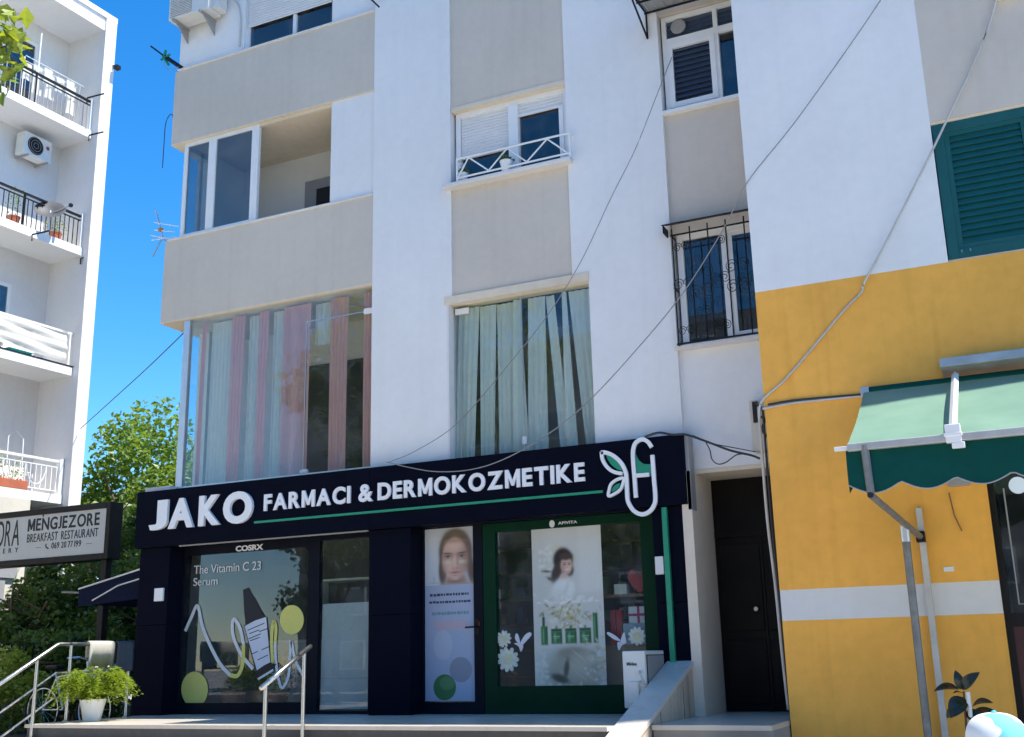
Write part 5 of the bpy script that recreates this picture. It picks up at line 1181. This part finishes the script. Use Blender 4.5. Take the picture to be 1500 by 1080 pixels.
# ---- navy awning on the side wall
na = thing('side_awning', 'dark navy awning with pale edging behind the shop corner', 'awning', (-12.6, 13.6, 2.6))
MB().prismx([(12.75, 3.10), (12.75, 3.13), (15.4, 3.13), (15.4, 3.10)], -11.66, -11.62).build('wall_rail', 'alu', na)
MB().add([(-11.64, 12.75, 3.12), (-13.4, 12.75, 2.78), (-13.4, 15.4, 2.78), (-11.64, 15.4, 3.12)], [(0, 1, 2, 3)]).build('canvas', 'navycloth', na, normals=False)
MB().add([(-13.4, 12.75, 2.78), (-13.4, 15.4, 2.78), (-13.4, 15.4, 2.55), (-13.4, 12.75, 2.55)], [(0, 1, 2, 3)]).add([(-11.64, 12.75, 3.12), (-13.4, 12.75, 2.78), (-13.4, 12.75, 2.52), (-11.64, 12.75, 2.62)], [(0, 1, 2, 3)]).build('valance', 'navycloth', na, normals=False)
MB().tube([(-11.64, 12.74, 3.125), (-13.4, 12.74, 2.785)], .014, 6).tube([(-11.64, 12.74, 2.98), (-12.6, 12.74, 2.80), (-13.1, 12.74, 2.6)], .012, 6).build('edging', 'alu', na)
for y in (12.8, 15.35): MB().tube([(-11.64, y, 2.6), (-13.8, y, 2.76)], .018).build('arm', 'greypipe', na)

# ================================================================== greenery
def limb(mb, a, b, r0, r1, bend=.15, rs=0):
    g = random.Random(rs); a = Vector(a); b = Vector(b); L = (b - a).length; pts = []
    off = Vector((g.uniform(-1, 1), g.uniform(-1, 1), g.uniform(-.3, .3))) * L * bend
    for i in range(7): t = i / 6; pts.append(a.lerp(b, t) + off * math.sin(math.pi * t))
    mb.tube(pts, r0, 8, r1)
def tree(name, label, base, h, crown_c, crown_r, nleaf, size, mat, rs, clumps=40, group=None, limbs=7, lean=(0, 0)):
    t = thing(name, label, 'tree', base, group); g = random.Random(rs); mb = MB(); b = Vector(base)
    fork = b + Vector((lean[0], lean[1], h * .42)); limb(mb, b, fork, .035 * h * .5, .026 * h * .5, .05, rs)
    for i in range(limbs):
        a = 2 * math.pi * i / limbs + g.uniform(-.3, .3); e = Vector(crown_c) + Vector((crown_r[0] * .7 * math.cos(a), crown_r[1] * .7 * math.sin(a), crown_r[2] * g.uniform(-.2, .75)))
        limb(mb, fork, e, .018 * h * .5, .02, .12, rs + i)
        for k in range(3):
            s = fork.lerp(e, g.uniform(.45, .9)); limb(mb, s, s + Vector((g.uniform(-1, 1) * crown_r[0] * .35, g.uniform(-1, 1) * crown_r[1] * .35, g.uniform(0, 1) * crown_r[2] * .4)), .02, .008, .1, rs + i * 5 + k)
    mb.build('trunk', 'bark', t, smooth=True)
    foliage(crown_c, crown_r, nleaf, size, M[mat], 'crown', t, rs=rs, clumps=clumps, hang=.3)
    return t
tree('broadleaf_tree', 'sunlit green tree in the gap between the two buildings', (-19.6, 21.5, 0), 7, (-20.0, 21.6, 5.0), (3.0, 2.5, 3.1), 30000, .17, 'leafA', 21, 60, 'trees in the gap')
tree('broadleaf_tree', 'tree crown close behind the glass corner room', (-18.4, 21.5, 0), 7, (-18.4, 21.0, 4.5), (2.4, 2.0, 2.9), 22000, .17, 'leafA', 22, 54, 'trees in the gap')
tree('broadleaf_tree', 'low dark tree behind the restaurant sign post', (-16.6, 17.6, 0), 5, (-16.6, 17.4, 3.0), (2.6, 1.6, 2.2), 15000, .15, 'leafB', 23, 34, 'trees in the gap')
tree('broadleaf_tree', 'small tree right beneath the restaurant sign', (-14.6, 16.2, 0), 4.5, (-14.7, 16.2, 2.6), (2.2, 1.3, 1.8), 12000, .13, 'leafB', 24, 30, 'trees in the gap')
st_ = tree('street_tree', 'street tree with a leafy branch reaching in by the top loggia', (-11.8, 5.0, .1), 8.5, (-11.25, 5.5, 7.2), (3.1, 2.8, 2.6), 9000, .19, 'leafA', 25, 44)
bp_ = at(8, 62, 6.2); mb = MB(); limb(mb, (-9.6, 5.8, 7.0), tuple(bp_ + Vector((.1, 0, -.05))), .03, .008, .08, 3); mb.build('branch', 'bark', st_, smooth=True)
foliage(tuple(bp_), (.30, .3, .34), 70, .17, M['leafD'], 'branch_leaves', st_, rs=77, hang=.5)
hd = thing('clipped_hedge', 'yellow-green hedge beside the stair railing', 'hedge', (-14.4, 12.2, .7))
foliage((-14.6, 12.2, 1.2), (1.1, .8, .8), 9000, .075, M['leafD'], 'foliage', hd, rs=31, clumps=46)
g = random.Random(12); mb = MB()
for i in range(14): x = -15.3 + i * .14; limb(mb, (x, 12.2 + g.uniform(-.3, .3), .7), (x + g.uniform(-.2, .2), 12.2, 1.2), .012, .005, .1, i)
mb.build('stems', 'bark', hd)
sb = thing('dark_shrub', 'shady dark shrub in the alley behind the fern', 'shrub', (-15.2, 14.6, .7))
foliage((-15.2, 14.6, 1.5), (2.0, .9, 1.1), 9000, .11, M['leafB'], 'foliage', sb, rs=33, clumps=34)
mb = MB()
for i in range(7): limb(mb, (-15.3 + .1 * i, 14.6, .7), (-15.9 + .25 * i, 14.5, 2.0), .02, .008, .1, i)
mb.build('stems', 'bark', sb)
gb2_ = thing('green_wall', 'ivy-covered wall closing the alley behind the trees', 'wall', (-16.5, 24.9, 0))
B(-21, -11.3, 25.2, 25.4, 0, 2.4).build('masonry', 'concrete', gb2_)
foliage((-16.3, 24.9, 1.3), (4.8, .5, 1.5), 6000, .16, M['leafB'], 'ivy', gb2_, rs=35)
tree('broadleaf_tree', 'dark bushy tree between the beige pier and the sign post', (-17.0, 15.4, 0), 4, (-17.0, 15.4, 2.2), (1.5, 1.0, 1.7), 8000, .13, 'leafB', 26, 30, 'trees in the gap')
# ---- the far side of the street, seen in the shop glass
ob = thing('facing_building', 'pale building across the street mirrored in the shop glass', 'building', (-9, -30, 0))
B(-40, 24, -40, -30, 0, 19).build('wall', 'facing', ob)
for fl in range(6):
    for i in range(14):
        x = -37 + i * 4.3; wv = B(x, x + 1.7, -29.99, -29.9, 1.2 + fl * 3, 2.8 + fl * 3).build('window', 'pvc', ob)
        B(x + .1, x + 1.6, -29.9, -29.88, 1.3 + fl * 3, 2.7 + fl * 3).build('pane', 'glassdark', wv)
for i, (x, lab) in enumerate(((-24, 'roadside tree across the square mirrored beside the glass corner'), (-14.5, 'roadside tree across the square mirrored in the curtain window'), (-5.5, 'roadside tree across the square behind the photographer'))):
    tree('roadside_tree', lab, (x, -10.5, .1), 8, (x, -10.5, 5.6), (3.2, 2.6, 3.0), 7000, .24, 'leafB', 60 + i, 44)
# iron fence before the beige pier
fe = thing('iron_fence', 'black spear-topped iron fence in front of the beige pier', 'fence', (-17.0, 13.9, 0))
for i in range(26):
    x = -19.3 + i * .17; MB().tube([(x, 13.9, 0), (x, 13.9, 1.9)], .011, 6).lathe([(.004, 1.9), (.03, 1.95), (.002, 2.06)], (x, 13.9, 0), 6).build('picket', 'black', fe)
for z in (.3, 1.7): B(-19.4, -14.9, 13.885, 13.915, z, z + .03).build('rail', 'black', fe)

# ---- bicycle parked in the alley behind the railing
bk = thing('bicycle', 'dark bicycle parked in the alley behind the stair railing', 'bicycle', (-12.75, 12.1, .7))
def wheel(c, r):
    c = (c[0], c[1], c[2] + .7)
    w = MB().tube([(c[0] + r * math.cos(R(a)), c[1], c[2] + r * math.sin(R(a))) for a in range(0, 361, 15)], .018, 6).build('wheel', 'black', bk)
    MB().tube([(c[0] + (r - .03) * math.cos(R(a)), c[1], c[2] + (r - .03) * math.sin(R(a))) for a in range(0, 361, 15)], .009, 5).build('rim', 'alu', w)
    mb = MB()
    for a in range(0, 360, 24): mb.tube([(c[0], c[1], c[2]), (c[0] + (r - .03) * math.cos(R(a)), c[1], c[2] + (r - .03) * math.sin(R(a)))], .0015, 4)
    mb.build('spokes', 'alu', w)
zb = .0
wheel((-13.25, 12.1, .34), .33); wheel((-12.25, 12.1, .34), .33)
MB().tube([(-12.25, 12.1, 1.04), (-12.42, 12.1, 1.55), (-12.45, 12.1, 1.7)], .015).build('fork', 'pvc', bk)
MB().tube([(-12.42, 12.1, 1.55), (-12.85, 12.1, 1.04), (-13.05, 12.1, 1.56)], .017).tube([(-12.43, 12.1, 1.58), (-13.02, 12.1, 1.48)], .016).tube([(-13.25, 12.1, 1.04), (-12.85, 12.1, 1.04)], .012).tube([(-13.25, 12.1, 1.04), (-13.02, 12.1, 1.48)], .012).build('frame', 'alu', bk)
MB().tube([(-12.55, 11.82, 1.75), (-12.45, 11.95, 1.76), (-12.44, 12.1, 1.72), (-12.45, 12.25, 1.76), (-12.55, 12.38, 1.75)], .013).build('handlebar', 'alu', bk)
MB().box(-13.2, -12.95, 12.02, 12.18, 1.6, 1.66).build('saddle', 'black', bk, bevel=.03)
MB().box(-12.3, -12.02, 11.97, 12.23, 1.42, 1.66).build('basket', 'acgrey', bk)

# ================================================================== person passing by with a cap
ps = thing('person', 'person in a white and turquoise cap passing in front of the yellow wall', 'person', (-.21, 4.2, 0))
PX, PYY = -.205, 4.2
K = 1.36 / 1.75
def sk(name, pts, edges, mat, parent, root=0, sub=2):
    me = bpy.data.meshes.new(name); o_ = Vector((PX, PYY, 0))
    me.from_pydata([Vector(p[:3]) * K for p in pts], edges, [])
    ob = bpy.data.objects.new(name, me); col.objects.link(ob)
    m1 = ob.modifiers.new('s', 'SKIN'); m2 = ob.modifiers.new('d', 'SUBSURF'); m2.levels = sub; m2.render_levels = sub
    for i, p in enumerate(pts):
        s_ = me.skin_vertices[0].data[i]; rr_ = p[3] * K; s_.radius = (rr_ * (p[4] if len(p) > 4 else 1), rr_); s_.use_root = (i == root)
    dg = bpy.context.evaluated_depsgraph_get(); dg.update()
    m = bpy.data.meshes.new_from_object(ob.evaluated_get(dg)); bpy.data.objects.remove(ob); m.name = name
    m.materials.clear(); m.materials.append(mat); m.shade_smooth()
    b = bpy.data.objects.new(name, m); col.objects.link(b); b.parent = parent; b.location = Vector((PX, PYY, 0)) - parent.location; OFF[b.name] = np.array((PX, PYY, 0)); return b
skinm = paint('skin', (.42, .25, .18), .55, var=.05); shirt = cloth('white_shirt', (.62, .62, .62), .05); trous = cloth('blue_trousers', (.05, .07, .13), .0); hairm = paint('dark_hair', (.03, .022, .018), .6)
body = [(0, 0, .95, .13), (0, 0, 1.1, .125), (0, .0, 1.25, .14), (0, 0, 1.40, .10), (0, .0, 1.48, .055), (0, .01, 1.55, .06),
        (.09, 0, .90, .09), (.10, .02, .50, .06), (.10, .06, .10, .042), (.10, -.06, .05, .035),
        (-.09, 0, .90, .09), (-.10, -.10, .50, .06), (-.10, -.02, .10, .042), (-.10, -.14, .05, .035),
        (.18, 0, 1.38, .05), (.22, .03, 1.12, .04), (.22, -.06, .90, .03), (.21, -.10, .84, .028),
        (-.18, 0, 1.38, .05), (-.22, .02, 1.12, .04), (-.22, -.08, .90, .03), (-.21, -.12, .84, .028)]
be = [(0, 1), (1, 2), (2, 3), (3, 4), (4, 5), (0, 6), (6, 7), (7, 8), (8, 9), (0, 10), (10, 11), (11, 12), (12, 13), (3, 14), (14, 15), (15, 16), (16, 17), (3, 18), (18, 19), (19, 20), (20, 21)]
bd = sk('body', body, be, skinm, ps)
# colour the one continuous body by height: trousers, shirt, skin
bd.data.materials.append(shirt); bd.data.materials.append(trous)
for p_ in bd.data.polygons:
    c_ = p_.center
    if abs(c_.x) < .26 * K and c_.z < 1.02 * K and c_.z > .07 * K and not (abs(c_.x) > .17 * K and c_.z > .78 * K): p_.material_index = 2
    elif c_.z < 1.445 * K and c_.z >= 1.02 * K: p_.material_index = 1
for s_ in (1, -1):
    hx = .21 * s_; hy = -.10 if s_ > 0 else -.12
    for i, (dx, L) in enumerate(((-.024, .07), (-.008, .08), (.008, .075), (.022, .06))):
        sk('finger', [(hx, hy + dx * .6, .83, .011), (hx + .004 * s_, hy + dx, .80, .010), (hx + .002 * s_, hy + dx - .01, .80 - L * .5, .009), (hx - .01 * s_, hy + dx - .015, .80 - L, .0075)], [(0, 1), (1, 2), (2, 3)], skinm, ps, sub=1)
    sk('thumb', [(hx, hy - .01, .85, .012), (hx - .005 * s_, hy - .04, .82, .011), (hx - .01 * s_, hy - .05, .785, .009)], [(0, 1), (1, 2)], skinm, ps, sub=1)
HC = Vector((PX, PYY - .0, 1.245)); hr = .083
mb = MB(); prof = []
nth, nph = 18, 24; v = []
for i in range(nth + 1):
    th = math.pi * i / nth
    for k in range(nph):
        ph = 2 * math.pi * k / nph; x = math.sin(th) * math.cos(ph); y = math.sin(th) * math.sin(ph); z = math.cos(th)
        jaw = 1 - .28 * max(0, -z) ** 1.4
        q = Vector((x * .076 * jaw, y * .092 * (1 - .12 * max(0, -z)), z * .112))
        if y < -.75 and abs(x) < .22 and -.35 < z < .15: q.y -= .016 * (1 - abs(x) / .22) * (1 - abs(z + .12) / .3)
        v.append(HC + q)
f = [(i * nph + k, i * nph + (k + 1) % nph, (i + 1) * nph + (k + 1) % nph, (i + 1) * nph + k) for i in range(nth) for k in range(nph)]
hd_ = MB().add(v, f).build('head', skinm, ps, smooth='all')
for s_ in (1, -1):
    MB().ell(HC.x + .03 * s_, HC.z + .005, .012, .006, HC.y - .088, HC.y - .082, 12).build('eye', flat((.6, .6, .6)), hd_)
    MB().ell(HC.x + .03 * s_, HC.z + .005, .005, .005, HC.y - .0895, HC.y - .086, 10).build('iris', flat((.03, .02, .015)), hd_)
    MB().ell(HC.x + .03 * s_, HC.z + .022, .016, .003, HC.y - .0885, HC.y - .082, 10).build('eyebrow', hairm, hd_)
    MB().lathe([(.004, -.022), (.014, -.01), (.016, .008), (.008, .022)], (HC.x + .078 * s_, HC.y + .008, HC.z - .005), 10).build('ear', skinm, hd_, smooth='all')
MB().ell(HC.x, HC.z - .055, .02, .006, HC.y - .086, HC.y - .07, 14).build('mouth', flat((.3, .1, .09)), hd_)
v = []
for i in range(13):
    th = R(28) + (R(125) - R(28)) * i / 12
    for k in range(17):
        ph = R(0) + math.pi * k / 16; v.append(HC + Vector((.082 * math.sin(th) * math.cos(ph), .006 + .098 * math.sin(th) * math.sin(ph), .117 * math.cos(th))))
MB().add(v, [(i * 17 + k, i * 17 + k + 1, (i + 1) * 17 + k + 1, (i + 1) * 17 + k) for i in range(12) for k in range(16)]).build('hair', hairm, ps, smooth='all', normals=False)
# cap: six stitched panels, turquoise shapes printed on white
cpm, nt, b_ = _nodes('cap_print'); n_ = _noise(nt, 9, 1, (1, 1, 1.3)); r_ = _ramp(nt, n_.outputs[0], .60, .61, (.74, .75, .74), (.16, .52, .55)); nt.links.new(r_.outputs[0], b_.inputs['Base Color']); b_.inputs['Roughness'].default_value = .8
CC = HC + Vector((0, .004, .018)); v = []; nph = 36; nth = 12
for i in range(nth + 1):
    th = R(4) + R(88) * i / nth
    for k in range(nph):
        ph = 2 * math.pi * k / nph; fl = 1 - .02 * abs(math.sin(3 * ph)) * math.sin(th)
        zt = max(0.0, math.cos(th)) ** .62
        v.append(CC + Vector((.101 * math.sin(th) ** .8 * math.cos(ph) * fl, .112 * math.sin(th) ** .8 * math.sin(ph) * fl, .125 * zt)))
cap = MB().add(v, [(i * nph + k, i * nph + (k + 1) % nph, (i + 1) * nph + (k + 1) % nph, (i + 1) * nph + k) for i in range(nth) for k in range(nph)]).build('cap', cpm, ps, smooth='all')
v = []
for i in range(15):
    ph = math.pi * (1 + i / 14) ; s_ = math.sin(math.pi * i / 14)
    a_ = CC + Vector((.10 * math.cos(ph), .11 * math.sin(ph), .012)); v += [a_, a_ + Vector((0, -.075 * s_ ** .6, -.012 * s_)), a_ + Vector((0, -.075 * s_ ** .6, -.018 * s_)), a_ + Vector((0, 0, -.008))]
MB().add(v, [(4 * i + j, 4 * i + (j + 1) % 4, 4 * i + 4 + (j + 1) % 4, 4 * i + 4 + j) for i in range(14) for j in range(4)]).build('cap_peak', cpm, cap)
MB().lathe([(.008, 0), (.010, .004), (.004, .009)], tuple(CC + Vector((0, 0, .123))), 12).build('cap_button', flat((.06, .46, .5)), cap)
